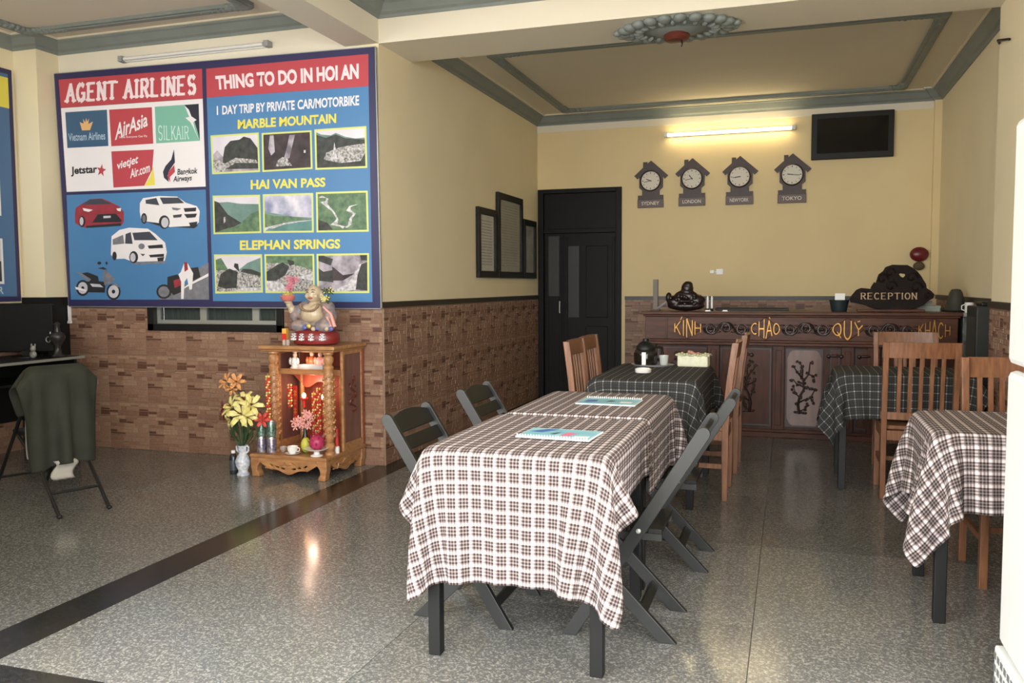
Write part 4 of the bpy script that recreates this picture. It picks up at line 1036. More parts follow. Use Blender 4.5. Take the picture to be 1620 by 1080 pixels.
# ------------------------------------------------------------------ shrine
M_SH = mat('honey_carved_wood', (146, 100, 62), .4, col2=(182, 134, 88), vscale=10, stretch=(1, 4, 4), coat=.15)
M_SHD = mat('shrine_red_panel', (136, 62, 46), .4, col2=(160, 80, 58), vscale=8, stretch=(3, 3, .8))
M_SHP = mat('shrine_side_panel', (104, 70, 62), .4, col2=(124, 86, 76), vscale=8, stretch=(3, 3, .8))
M_DKSLIT = mat('carved_hollow', (52, 28, 16), .7)
SX, SY = -3.2875, 5.345
sh = thing('shrine', (SX, SY, 0), 'carved honey wood shrine cabinet on a low footed stand by the poster wall', 'shrine')
stb = MB().box(-.305, .305, -.288, .285, .134, .16).build('stand_top', M_SH, sh, bevel=.006)
def apron(wd, depth):
    h = wd/2; top = .134
    lo = []
    n = 24
    for i in range(n+1):
        u = -1+2*i/n; z = .098-.062*math.cos(u*PI/2)**1.3 - .008*math.cos(u*9)
        lo.append((u*h, z))
    out = [(-h, top)]+lo+[(h, top)]
    holes = []
    for k in range(-3, 4):
        if k == 0: continue
        cx = k*h*.19; cz = .058+.010*abs(k)
        a = .5*k/3
        holes.append([(cx+.022*math.cos(t)*math.cos(a)-.009*math.sin(t)*math.sin(a), cz+.022*math.cos(t)*math.sin(a)+.009*math.sin(t)*math.cos(a)) for t in [2*PI*j/8 for j in range(8)]])
    me = curve_mesh('carved_apron', [out]+holes, depth, .002); me.materials.clear(); me.materials.append(M_SH); return me
for loc, rz, wd in (((0, -.268, 0), 0, .47), ((.285, 0, 0), PI/2, .44), ((-.285, 0, 0), PI/2, .44)):
    a = link('carved_apron', apron(wd, .02), sh, loc=loc); a.rotation_euler = (0, 0, rz)
    m = MB()
    for s in (-1, 1):
        pts = [(s*(.03+.018*k)+.012*math.sin(k*1.3), -.012, .105-.006*k+.01*math.cos(k*1.6)) for k in range(9)]
        m.tube(pts, .005, 6)
    m.ell((0, -.012, .10), (.03, .006, .014), 10, 6)
    m.build('apron_scroll', M_SH, a, smooth=60)
for sx in (-1, 1):
    for sy in (-1, 1):
        prof = [(.0, .134), (.078, .134), (.074, .10), (.056, .075), (.05, .045), (.066, .022), (.07, 0), (.012, 0), (.008, .04), (.0, .07)]
        mb = MB(); mb.prism([(sx*(.302-x), sy*.285, z) for x, z in prof], (0, -sy*.062, 0)); mb.build('carved_foot', M_SH, sh, bevel=.006)
# cabinet
c0, c1 = -.235, .30    # cabinet x range
cab = MB().box(c0, c1, .255, .278, .16, .89).build('back_panel', M_SHD, sh)
for x, nm in ((c1-.02, 1), (c0, -1)):
    sd = MB().box(x, x+.02, -.035, -.01, .16, .89).box(x, x+.02, .235, .255, .16, .89).box(x, x+.02, -.01, .235, .16, .215).box(x, x+.02, -.01, .235, .845, .89).build('side_frame', M_SH, sh, bevel=.003)
    MB().box(x+.006, x+.014, -.01, .235, .215, .845).build('side_panel', M_SHP, sd)
    if nm == 1:
        dg = MB(); pts = []
        for k in range(26):
            t = k/25; pts.append((x+.016, .112+.045*math.sin(t*15)*(1-.3*t), .42+.26*t))
        dg.tube(pts, [.009-.005*abs(k/25-.4) for k in range(26)], 6)
        for k in range(10): dg.ell((x+.016, .112+.05*math.sin(k*2.1), .43+.025*k), (.005, .012, .008), 6, 4)
        dg.build('dragon_carving', mat('carving_red_brown', (92, 44, 34), .4), sd, smooth=60)
MB().box(c0-.05, c1+.025, -.195, .285, .888, .915).box(c0-.03, c1+.01, -.175, .28, .872, .888).build('roof_board', M_SH, sh, bevel=.008)
MB().box(c0+.02, c1-.02, -.03, .255, .715, .733).box(c0+.02, c1-.02, -.045, -.03, .70, .74).build('inner_shelf', M_SH, sh, bevel=.003)
# carved lintel and inner niche
ln = [(c0+.03, .70)]+[(c0+.03+(c1-c0-.06)*i/16, .60+.035*math.cos(i/16*2*PI*2)+.05*abs(i/8-1)) for i in range(17)]+[(c1-.03, .70)]
me = curve_mesh('carved_lintel', [ln], .015, .002); me.materials.clear(); me.materials.append(M_SHD); link('carved_lintel', me, sh, loc=(0, .12, 0))
for x in (c0+.10, c1-.115): MB().box(x, x+.022, .11, .132, .16, .71).build('niche_post', M_SH, sh, bevel=.003)
for x in (-.185, .255):
    prof = [(.036, 0), (.036, .015), (.026, .022), (.036, .045), (.038, .06), (.024, .085), (.03, .095), (.03, .105), (.034, .12), (.036, .30), (.036, .56), (.03, .585), (.036, .60), (.036, .61), (.024, .625), (.036, .65), (.036, .675), (.026, .69), (.036, .70), (.036, .712)]
    pc = MB().lathe(prof, (x, -.15, .16), 20).build('turned_column', M_SH, sh, smooth=35)
    cv = MB()
    for k in range(46):
        a = k*.62; z = .29+.43*k/45; cv.ell((x+.036*math.cos(a), -.15+.036*math.sin(a), z), (.013, .013, .011), 6, 4)
        cv.ell((x+.037*math.cos(a+PI), -.15+.037*math.sin(a+PI), z), (.011, .011, .013), 6, 4)
    cv.build('column_carving', M_SH, pc, smooth=60)
for x, z in ((-.075, .535), (.085, .53)):
    b = MB().ell((x, .06, z), (.014, .014, .02), 10, 8).build('bulb', mat('warm_bulb', (255, 214, 150), .4, emit=(255, 190, 120), estr=20), sh, smooth=80)
    MB().lathe([(.012, 0), (.012, .05), (.03, .06), (.03, .07)][::-1], (x, .06, z-.085), 12).build('bulb_stem', mat('red_plastic', (190, 40, 40), .35), sh, smooth=40)
for x, y, p in ((-.0, -.0, 1.5), (.0, -.07, .6)):
    l = bpy.data.lights.new('shrine_glow', 'POINT'); l.energy = p; l.color = (1, .66, .48); l.shadow_soft_size = .03  # point lights added beside the bulbs to strengthen the glow inside
    o = bpy.data.objects.new('shrine_glow', l); COL.objects.link(o); o.parent = sh; o.location = (x, y+.02, .62 if y == 0 else .80)
def W(x, y, z): return (SX+x, SY+y, z)
# hanging bead garlands
M_BRED = mat('red_bead', (198, 44, 40), .35); M_BGOLD = mat('gold_bead', (226, 196, 120), .3, metal=.3)
def garland(x, y, z1, n, a, label, mats):
    g = MB()
    for k in range(n):
        z = z1-.019*k; an = k*1.1
        for j in range(3): g.ell((.010*math.cos(an+j*2.1), .010*math.sin(an+j*2.1), z-z1), (.009, .009, .010), 6, 4, mi=(k+j+a) % 2)
    g.tube([(0, 0, .02), (0, 0, -.019*n)], .002, 5)
    return tag(g.build('bead_garland', mats, None, smooth=70, loc=W(x, y, z1)), label, 'garland', 'red and gold strands hanging in the shrine')
for x, y, z, n, a, lab in ((.055, -.02, .56, 17, 0, 'gold and red bead strand hanging in the shrine, left of the middle'), (.10, -.03, .60, 18, 1, 'red bead strand hanging in the middle of the shrine'), (.145, -.02, .57, 19, 0, 'gold bead strand hanging right of the middle of the shrine'), (.19, -.06, .66, 22, 1, 'long red strand hanging beside the right shrine column'), (-.135, -.03, .62, 9, 1, 'short red tassel strand hanging beside the left shrine post'), (-.185, -.226, .70, 20, 0, 'gold strand hanging on the left shrine column')):
    garland(x, y, z, n, a, lab, [M_BRED, M_BGOLD] if n < 12 or a else [M_BGOLD, M_BRED])
# shelf figures
def figurine(loc, m, sc, label, cat='figurine', parts=None):
    t = thing('shelf_figurine', loc, label, cat)
    MB().lathe([(.032*sc, 0), (.034*sc, .012*sc), (.026*sc, .02*sc), (.03*sc, .05*sc), (.024*sc, .075*sc), (.012*sc, .085*sc)], n=14).build('robe', m, t, smooth=50)
    MB().ell((0, 0, .098*sc), (.015*sc, .016*sc, .018*sc), 10, 8).build('head', mat('figure_skin', (226, 186, 160), .4), t, smooth=80)
    MB().ell((-.028*sc, -.012*sc, .055*sc), (.012*sc, .012*sc, .026*sc), 8, 6).ell((.028*sc, -.012*sc, .055*sc), (.012*sc, .012*sc, .026*sc), 8, 6).ell((0, 0, .118*sc), (.02*sc, .012*sc, .008*sc), 8, 5).build('sleeves', m, t, smooth=80)
figurine(W(-.105, .0, .733), mat('white_glaze', (214, 212, 204), .25, var=.25, vscale=60), 1.05, 'white glazed figurine at the left of the upper shrine shelf')
figurine(W(.005, .05, .733), mat('amber_glaze', (170, 96, 52), .3, var=.3, vscale=60), 1.1, 'amber figurine in the middle of the upper shrine shelf')
figurine(W(.085, .03, .733), mat('pink_glaze', (232, 160, 146), .3, var=.15, vscale=40), 1.1, 'pink figurine at the right of the upper shrine shelf')
tr = tag(MB().box(-.10, .10, -.03, .03, 0, .006).box(-.10, .10, -.03, -.027, .006, .03).box(-.10, .10, .027, .03, .006, .03).box(-.10, -.097, -.027, .027, .006, .03).box(.097, .10, -.027, .027, .006, .03).build('glass_tray', mat('clear_plastic', (200, 206, 206), .1, alpha=.6), loc=W(.045, -.012, .7405)), 'low clear tray at the front of the upper shrine shelf', 'tray')
# ---- flowers helper
def lily(mb, c, d, r, mi, n=6, droop=.25):
    d = Vector(d).normalized(); a = d.orthogonal().normalized(); b = d.cross(a)
    for k in range(n):
        t = 2*PI*k/n+.3; rad = a*math.cos(t)+b*math.sin(t); sd = d.cross(rad)
        p0 = Vector(c); p1 = p0+rad*r*.45+d*r*.35; p2 = p0+rad*r*.85+d*r*.42; p3 = p0+rad*r*1.05+d*r*(.42-droop)
        w1 = r*.2; w2 = r*.16
        mb.add([p0, p1+sd*w1, p1+d*.004, p1-sd*w1, p2+sd*w2, p2+d*.003, p2-sd*w2, p3], [(0, 1, 2), (0, 2, 3), (1, 4, 5, 2), (2, 5, 6, 3), (4, 7, 5), (5, 7, 6)], mi)
    return mb
FM = [mat('yellow_petal', (218, 204, 110), .5, col2=(232, 224, 160), vscale=30), mat('orange_petal', (206, 138, 78), .5, col2=(222, 164, 108), vscale=30), mat('coral_petal', (206, 70, 60), .5), mat('dark_red_petal', (120, 34, 40), .6), mat('leaf_green', (44, 62, 40), .5, col2=(66, 92, 52), vscale=20), mat('pink_petal', (232, 168, 160), .5), mat('stamen_brown', (120, 62, 26), .6)]
# vase with lilies beside the shrine
VX, VY = -3.662, 5.075
va = thing('flower_vase', (VX, VY, 0), 'white and blue vase on the floor with yellow and orange lilies', 'vase')
mv = mat('patterned_porcelain', (232, 232, 228), .15, col2=(150, 162, 186), vscale=45)
MB().lathe([(.043, 0), (.045, .012), (.034, .02), (.032, .035), (.05, .07), (.053, .10), (.04, .135), (.026, .155), (.026, .165), (.034, .20), (.040, .215), (.034, .214), (.022, .165)], n=24).build('body', mv, va, smooth=60)
for s in (-1, 1): MB().tube([(s*.03, 0, .16), (s*.048, 0, .175), (s*.05, 0, .20), (s*.038, 0, .213)], .007, 8).build('handle', mv, va, smooth=60)
def flower(name, c, d, r, mi, stem=True):
    c = Vector(c); mb = lily(MB(), c, d, r, mi)
    dd = Vector(d).normalized()
    for k in range(5): mb.tube([c+dd*.005, c+dd*r*.5+Vector((math.cos(k*1.3)*r*.12, math.sin(k*1.3)*r*.12, 0))], .003, 4, mi=6)
    mb.tube([(c.x*.15, c.y*.15, .19), (c.x*.6, c.y*.6, c.z*.65), tuple(c)], .004, 5, mi=4)
    return mb.build(name, FM, va)
for c, d, r, mi in (((.045, -.06, .44), (.2, -.8, .35), .105, 0), ((-.03, -.05, .485), (-.5, -.7, .5), .095, 0), ((.10, -.03, .50), (.6, -.6, .5), .09, 0), ((.03, .0, .525), (0, -.5, .8), .085, 0), ((-.055, -.05, .40), (-.7, -.6, -.3), .07, 0), ((.09, -.06, .425), (.6, -.7, .0), .07, 0),
                    ((-.115, .01, .655), (-.4, -.7, .5), .075, 1), ((-.045, .02, .655), (.3, -.8, .4), .07, 1), ((-.07, .0, .615), (0, -.8, -.4), .055, 1), ((.17, .0, .40), (.4, -.9, .2), .06, 2), ((-.15, .02, .47), (-.7, -.6, .1), .06, 3), ((-.135, .0, .42), (-.7, -.6, -.2), .05, 3)):
    flower('lily', c, d, r, mi)
lv = MB(); rnd = random.Random(2)
for k in range(26):
    a = rnd.uniform(0, 2*PI); z0 = rnd.uniform(.20, .36); L = rnd.uniform(.10, .18); o = rnd.uniform(.02, .07)
    p = Vector((o*math.cos(a)*.6, o*math.sin(a)*.6, z0)); q = p+Vector((math.cos(a)*L*.45, math.sin(a)*L*.4, L*.8)); m_ = (p+q)/2+Vector((math.cos(a)*.02, math.sin(a)*.02, .01))
    sd = Vector((-math.sin(a), math.cos(a), 0))*.016
    lv.add([p, m_+sd, m_+Vector((0, 0, .006)), m_-sd, q], [(0, 1, 2), (0, 2, 3), (1, 4, 2), (2, 4, 3)], 0)
lv.build('foliage', FM[4], va)
# small bottle on the floor
bt = thing('water_bottle', (-3.748, 5.085, 0), 'small dark bottle with a white cap on the floor left of the vase', 'bottle')
MB().lathe([(.025, 0), (.027, .006), (.027, .115), (.022, .135), (.013, .145), (.013, .152)], n=18).build('body', mat('smoky_bottle', (44, 48, 52), .15), bt, smooth=40)
MB().lathe([(.015, .150), (.015, .168), (.013, .170)], n=16).build('cap', M_WHITE, bt, smooth=40)
MB().lathe([(.0275, .03), (.0275, .10)], n=18).build('label_band', mat('dark_label', (70, 76, 84), .5, var=.4, vscale=60), bt, smooth=40)
# beer cans
M_CGRN = mat('green_can_print', (40, 84, 62), .3, metal=.5, col2=(150, 170, 160), vscale=55); M_CBLU = mat('blue_can_print', (60, 62, 120), .3, metal=.5, col2=(190, 180, 170), vscale=50)
M_TIN = mat('can_tin', (190, 192, 194), .25, metal=.9)
def can(loc, m, label):
    t = thing('drink_can', loc, label, 'can', 'drink cans on the shrine stand')
    MB().lathe([(.026, 0), (.032, .008), (.0325, .012), (.0325, .100), (.031, .106)], n=20).build('body', m, t, smooth=40)
    MB().lathe([(.031, .106), (.027, .115), (.027, .117), (.024, .1175), (.024, .114)], n=20).build('lid', M_TIN, t, smooth=30)
for px, nm in ((414, 'left'), (430, 'right')):
    p = at(px, 713, 'y', 5.115)
    can((p.x, p.y, .16), M_CBLU, 'blue and white can, bottom of the %s stack on the shrine stand' % nm)
    can((p.x, p.y, .2775), M_CGRN, 'green can, top of the %s stack on the shrine stand' % nm)
# cups, dish, fruit
def cup(loc, label, s=1.0, m=M_PORC, sauc=True):
    t = thing('tea_cup', loc, label, 'cup', 'small cups on the shrine stand')
    b = .006*s if sauc else 0
    if sauc: MB().lathe([(.025*s, 0), (.052*s, .008*s), (.054*s, .011*s), (.03*s, .006*s)], n=22).build('saucer', m, t, smooth=40)
    MB().lathe([(.02*s, b), (.022*s, b+.004), (.034*s, b+.022*s), (.039*s, b+.05*s), (.036*s, b+.05*s), (.03*s, b+.02*s), (.01*s, b+.012*s)], n=22).build('bowl', m, t, smooth=60)
    MB().tube([(.036*s, 0, b+.042*s), (.055*s, 0, b+.04*s), (.055*s, 0, b+.02*s), (.034*s, 0, b+.016*s)], .004*s, 6).build('handle', m, t, smooth=60)
p = at(463, 714, 'y', 5.125); cup((p.x, p.y, .16), 'white tea cup on a saucer in the middle of the shrine stand')
p = at(448, 708, 'y', 5.19); cup((p.x, p.y, .16), 'small glass cup behind the tea cup on the shrine stand', .7, mat('cloudy_glass', (190, 180, 176), .1, alpha=.5), False)
p = at(501, 716, 'y', 5.125)
ds = thing('pedestal_dish', (p.x, p.y, .16), 'white pedestal dish under the dragon fruit', 'dish')
MB().lathe([(.042, 0), (.042, .006), (.022, .012), (.018, .03), (.03, .034), (.078, .046), (.086, .054), (.082, .055), (.03, .042), (.002, .04)], n=30).build('dish', M_PORC, ds, smooth=50)
df = thing('dragon_fruit', (p.x+.004, p.y, .2015), 'magenta dragon fruit on the white pedestal dish', 'fruit')
MB().ell((0, 0, .052), (.053, .052, .052), 18, 14).build('body', mat('magenta_skin', (176, 52, 96), .4, var=.15, vscale=25), df, smooth=80)
sp = MB()
for k in range(26):
    a = k*2.4; t = .15+.8*(k/26); zc = .052+.05*math.cos(PI*(1-t)); rr = .053*math.sin(PI*t)
    b0 = Vector((rr*math.cos(a), rr*math.sin(a), zc)); tip = b0*1.0+Vector((math.cos(a)*.016, math.sin(a)*.016, .045*t)); sd = Vector((-math.sin(a), math.cos(a), 0))*.009
    sp.add([b0+sd, b0-sd, b0+Vector((0, 0, -.012)), tip], [(0, 1, 3), (1, 2, 3), (2, 0, 3)])
for k in range(10):
    a = k*.63; sp.add([(.012*math.cos(a), .012*math.sin(a), .098), (.014*math.cos(a+.5), .014*math.sin(a+.5), .098), (.035*math.cos(a+.2), .035*math.sin(a+.2), .15+.01*(k % 3))], [(0, 1, 2)])
sp.build('scales', mat('dragon_scale', (150, 44, 64), .5), df)
p2_ = at(484, 700, 'y', 5.2)
mg = thing('mango', (p2_.x, p2_.y, .16), 'yellow green mango behind the tea cup', 'fruit')
MB().ell((0, 0, .055), (.036, .036, .055), 14, 10).build('body', mat('mango_skin', (216, 196, 84), .4, col2=(130, 176, 60), vscale=7), mg, smooth=80)
MB().tube([(0, 0, .108), (.004, 0, .122)], .004, 6).build('stem', FM[6], mg)
pf = at(483, 690, 'y', 5.26)
fv = thing('pink_flower_pot', (pf.x, pf.y, .16), 'dark bottle vase of pink blossoms inside the shrine', 'vase')
MB().lathe([(.024, 0), (.026, .01), (.026, .09), (.014, .12), (.012, .16)], n=16).build('bottle', mat('dark_green_glass', (30, 44, 32), .15), fv, smooth=50)
bl = MB(); rnd = random.Random(8)
for k in range(22):
    c = (rnd.uniform(-.075, .075), rnd.uniform(-.03, .03), rnd.uniform(.16, .28)); lily(bl, c, (rnd.uniform(-.5, .5), -1, rnd.uniform(-.2, .6)), .03, 0, 5)
    if k % 3 == 0: bl.tube([(0, 0, .15), c], .002, 4, mi=1)
bl.build('blossoms', [FM[5], FM[4]], fv)
cd_ = thing('red_candle', W(.275, -.09, .16), 'red candle on a white stand at the right of the shrine', 'candle')
MB().lathe([(.018, 0), (.018, .045), (.01, .05)], n=14).build('stand', M_PORC, cd_, smooth=40)
MB().lathe([(.012, .048), (.013, .06), (.012, .17), (.004, .178)], n=12).build('wax', mat('red_wax', (196, 58, 52), .4), cd_, smooth=40)

# ---- laughing statue on the shrine
M_CRM = mat('cream_ceramic', (190, 172, 144), .3, var=.08, vscale=30); M_ROB = mat('painted_robe', (160, 138, 128), .35, col2=(106, 106, 116), vscale=26)
M_SRED = mat('oxblood_glaze', (122, 38, 38), .35, var=.1, vscale=20); M_SGOLD = mat('gilded_glaze', (214, 190, 104), .35, metal=.3)
bu = thing('laughing_statue', (-3.205, 5.33, .915), 'seated laughing monk statue on a red base on top of the shrine', 'statue')
MB().lathe([(.13, 0), (.165, .01), (.178, .04), (.172, .075), (.15, .10), (.10, .11)], n=32, sy=.72).build('red_base', M_SRED, bu, smooth=50)
for k in range(4):
    ch = MB()
    x = -.115+.075*k; y = -.128 if abs(x) < .1 else -.108
    ch.box(x-.018, x+.018, y-.006, y+.02, .058, .067).box(x-.005, x+.005, y-.006, y+.02, .035, .085).box(x-.02, x-.010, y-.006, y+.02, .038, .05).box(x+.010, x+.02, y-.006, y+.02, .038, .05).box(x-.012, x+.012, y-.006, y+.02, .075, .083)
    ch.build('white_character', M_PWHITE, bu)
def blob(name, ells, m, parent, vox=.007):
    mb = MB()
    for c, r in ells: mb.ell(c, r, 16, 12)
    o = mb.build(name, m, parent, smooth=180)
    md = o.modifiers.new('merge', 'REMESH'); md.mode = 'VOXEL'; md.voxel_size = vox; md.use_smooth_shade = True
    sm = o.modifiers.new('soften', 'SMOOTH'); sm.factor = .5; sm.iterations = 4
    return o
# robe with folded knees, shoulders, sleeves
blob('robe', [((0, .02, .16), (.135, .085, .085)), ((-.10, -.05, .135), (.07, .055, .045)), ((.10, -.05, .135), (.075, .055, .048)), ((0, .03, .24), (.11, .07, .07)), ((-.085, .01, .265), (.05, .05, .045)), ((.09, .01, .26), (.055, .05, .05)),
  ((.125, -.01, .20), (.045, .05, .06)), ((.115, -.06, .155), (.04, .035, .035)), ((-.13, -.005, .235), (.04, .04, .05)), ((-.165, -.015, .22), (.032, .035, .06))], M_ROB, bu)
blob('belly', [((-.005, -.045, .215), (.085, .06, .062)), ((-.035, -.05, .255), (.042, .04, .035)), ((.035, -.05, .255), (.042, .04, .035)), ((0, -.01, .285), (.045, .045, .03))], M_CRM, bu)
hd = blob('head', [((0, -.02, .365), (.056, .055, .058)), ((0, -.03, .34), (.05, .045, .038)), ((-.03, -.055, .345), (.022, .02, .018)), ((.03, -.055, .345), (.022, .02, .018)), ((0, -.072, .352), (.011, .012, .013)), ((-.057, -.01, .35), (.012, .016, .034)), ((.057, -.01, .35), (.012, .016, .034)), ((0, 0, .315), (.04, .04, .03))], M_CRM, bu, .005)
fc = MB()
for s in (-1, 1):
    fc.tube([(s*.012, -.074, .371), (s*.022, -.074, .376), (s*.033, -.068, .371)], .0025, 5)
    fc.tube([(s*.010, -.073, .386), (s*.022, -.070, .392), (s*.036, -.062, .386)], .002, 5)
fc.build('eyes', M_TRIM, hd); 
MB().ell((0, -.070, .332), (.02, .007, .008), 10, 6).build('mouth', mat('mouth_red', (150, 70, 60), .5), hd)
blob('arm', [((-.175, -.03, .25), (.026, .026, .035)), ((-.185, -.045, .285), (.024, .024, .03)), ((-.19, -.055, .305), (.03, .028, .014))], M_CRM, bu, .005)
bw = MB().lathe([(.025, 0), (.045, .015), (.055, .04), (.05, .045), (.02, .042)], (-.19, -.055, .305), 18).build('ingot_bowl', mat('pink_glaze2', (206, 120, 110), .3), bu, smooth=50)
g = MB()
for k in range(9): 
    a = k*.7; g.add([(-.19+.035*math.cos(a), -.055+.035*math.sin(a), .345), (-.19+.035*math.cos(a+.5), -.055+.035*math.sin(a+.5), .345), (-.19+.062*math.cos(a+.25), -.055+.062*math.sin(a+.25), .385)], [(0, 1, 2)])
    g.ell((-.19+.02*math.cos(a), -.055+.02*math.sin(a), .355), (.014, .014, .012), 7, 5)
g.build('gold_ingots', M_SGOLD, bu)
pk = MB(); rnd = random.Random(4)
for k in range(20):
    c = (-.165+rnd.uniform(-.035, .035), -.03+rnd.uniform(-.02, .02), .39+rnd.uniform(-.01, .085)); lily(pk, c, (rnd.uniform(-1, 1), -1, rnd.uniform(-.3, .8)), .022, 0, 5)
pk.tube([(-.185, -.05, .35), (-.165, -.03, .45)], .003, 5, mi=1); pk.build('pink_blossom', [mat('rose_petal', (206, 104, 130), .5, col2=(226, 160, 170), vscale=20), FM[4]], bu)
yl_ = MB()
for k in range(12):
    c = (.115+rnd.uniform(-.03, .03), -.03+rnd.uniform(-.02, .02), .345+rnd.uniform(-.03, .04)); lily(yl_, c, (rnd.uniform(-.5, 1), -1, .4), .024, 0 if k % 2 else 1, 5)
yl_.tube([(.11, -.01, .26), (.115, -.03, .35)], .006, 6, mi=1); yl_.build('yellow_blossom', [FM[0], FM[4]], bu)
MB().tube([(.09, -.05, .27), (.15, -.05, .22), (.185, -.06, .13), (.165, -.075, .115), (.15, -.07, .15), (.125, -.06, .20)], [.008, .011, .014, .013, .011, .008], 8).build('sash', mat('pink_sash', (226, 160, 150), .35), bu, smooth=60)
bd_ = MB()
for k in range(15):
    a = PI*k/14; bd_.ell((.07*math.cos(a), -.085-.012*math.sin(a), .285-.045*math.sin(a)), .010, 8, 6)
bd_.build('bead_necklace', mat('necklace_brown', (136, 112, 84), .4), bu, smooth=80)
fo = MB()
for k in range(7): fo.ell((-.04+.035*k, -.088, .125+.012*math.sin(k*2)), (.02, .012, .016), 8, 6, mi=k % 3)
fo.build('flower_relief', [mat('blue_glaze', (96, 104, 170), .3), M_SGOLD, M_CRM], bu, smooth=80)
ys_ = thing('incense_stick_box', (-3.42, 5.27, .915), 'small yellow red box standing left of the statue on the shrine', 'box')
MB().box(-.017, .017, -.017, .017, 0, .115).build('carton', mat('yellow_carton', (224, 172, 72), .5), ys_, bevel=.002)
MB().box(-.018, .018, -.018, -.0165, .03, .08).build('red_print', M_BRED, ys_)
cl_ = tag(MB().lathe([(.012, 0), (.014, .02), (.012, .04)], n=12).lathe([(.012, 0), (.014, .02), (.012, .04)], (.03, 0, 0), 12).build('tiny_glass', mat('cloudy_glass', (190, 180, 176)), smooth=40, loc=(-3.385, 5.20, .915)), 'pair of joined tiny glass cups before the statue', 'cup')

# ------------------------------------------------------------------ things on the tables
M_MTQ = mat('turquoise_print', (112, 178, 196), .4, col2=(160, 208, 216), vscale=9); M_PAGE = mat('page_white', (238, 238, 236), .6)
def menu(c, a, w_, l_, spine_near, label, art):
    t = thing('menu_booklet', (c[0], c[1], .7625), label, 'menu', 'spiral menus on the joined tables', a)
    MB().box(-w_/2, w_/2, -l_/2, l_/2, 0, .005).build('pages', M_PAGE, t)
    MB().box(-w_/2+.004, w_/2-.004, -l_/2+.004, l_/2-.004, .005, .0058).build('cover', M_MTQ, t)
    mb = MB()
    for i, (pts, mi) in enumerate(art): mb.face([(x*w_/2, y*l_/2, .0061+.0001*i) for x, y in pts], mi)
    mb.build('cover_picture', [mat('cover_blue', (78, 110, 176), .4), mat('cover_pink', (222, 120, 150), .4), mat('cover_dark', (50, 66, 80), .4), M_PAGE], t)
    s = -1 if spine_near else 1; r = MB(); n = 26
    for k in range(n):
        x = -w_/2+.008+(w_-.016)*k/(n-1)
        r.tube([(x, s*(l_/2-.008), .0062), (x, s*(l_/2), .012), (x, s*(l_/2+.006), .004), (x, s*(l_/2-.001), .0005)], .0028, 5)
    r.build('spiral_binding', M_PAGE, t)
menu((-.822, 3.10), -.06, .285, .20, True, 'turquoise spiral menu on the nearest table', [([(-.9, .1), (-.5, .85), (-.2, .8), (-.5, 0)], 0), ([(.1, -.5), (.35, -.4), (.45, .2), (.15, .3)], 1), ([(-.25, -.2), (-.1, -.25), (.0, .2), (-.12, .15)], 2), ([(.5, -.7), (.9, -.6), (.9, -.3), (.5, -.4)], 3)])
menu((-.822, 4.035), -.02, .285, .21, False, 'turquoise spiral menu on the middle table', [([(-.1, -.3), (.15, -.2), (.2, .2), (0, .3)], 2), ([(-.8, -.5), (-.4, -.3), (-.45, .4), (-.8, .3)], 0), ([(.4, -.5), (.8, -.5), (.8, 0), (.4, 0)], 3)])
ty = tag(MB().lathe([(.10, 0), (.115, .012), (.12, .016), (.11, .014), (.10, .005)], n=30, sx=1.25, sy=.8).build('serving_tray', mat('grey_tray', (188, 188, 190), .35, metal=.3), smooth=40, loc=(-.905, 5.93, .761)), 'oval grey tray under the thermos and glass', 'tray')
th = thing('thermos_jug', (-.955, 5.94, .768), 'black glass coffee jug with a lid on the grey tray', 'jug')
MB().lathe([(.065, 0), (.078, .006), (.082, .03), (.082, .085), (.072, .105), (.06, .112)], n=28).build('glass_body', mat('coffee_glass', (30, 27, 22), .08), th, smooth=45)
MB().lathe([(.066, .108), (.068, .125), (.05, .15), (.03, .165), (.022, .168), (.02, .185), (.004, .188)], n=24).build('lid', M_BLACK, th, smooth=45)
MB().tube([(.06, .03, .13), (.105, .05, .12), (.11, .055, .06), (.078, .04, .03)], .011, 8).build('handle', M_BLACK, th, smooth=60)
MB().box(-.014, .014, -.085, -.081, .008, .095).build('white_gauge', M_PAGE, th)
gl = thing('drinking_glass', (-.83, 5.95, .768), 'small clear glass on the grey tray beside the jug', 'glass')
M_CLG = mat('clear_glass', (225, 230, 228), .05, alpha=.45)
MB().lathe([(.026, 0), (.034, .07), (.032, .07), (.024, .008), (.002, .008)], n=20).build('bowl', M_CLG, gl, smooth=40)
MB().lathe([(.024, .008), (.030, .04), (.002, .04)], n=20).build('water', mat('glass_water', (210, 205, 190), .1, alpha=.5), gl, smooth=40)
at_ = tag(MB().lathe([(.045, 0), (.052, .006), (.053, .028), (.046, .03), (.042, .012), (.002, .01)], n=28).build('ashtray', M_PORC, smooth=50, loc=(-.895, 5.47, .761)), 'round white ashtray at the near edge of the dark checked table', 'ashtray')
tb = thing('tissue_box', (-.63, 5.99, .761), 'pale green tissue box with lace edges on the dark checked table', 'tissue box', rz=-.05)
MB().box(-.105, .105, -.055, .055, 0, .085).build('cover', mat('pale_green_fabric', (222, 222, 196), .8, var=.08, vscale=40), tb, bevel=.012)
lc = MB()
for s in (-1, 1):
    for k in range(13): lc.ell((-.108+.018*k, s*.057, .083+.004*math.sin(k*2)), (.011, .007, .008), 7, 5)
for s in (-1, 1):
    for k in range(6): lc.ell((s*.108, -.05+.02*k, .083), (.008, .011, .008), 7, 5)
lc.build('lace_trim', mat('lace_sage', (186, 186, 150), .8), tb, smooth=70)
ti = MB()
for k in range(5): ti.ell((-.03+.015*k, .005*math.sin(k*2), .093+.008*math.cos(k)), (.013, .012, .012), 8, 6)
ti.build('tissue_ruffle', mat('ruffle_brown', (176, 132, 110), .8), tb, smooth=70)

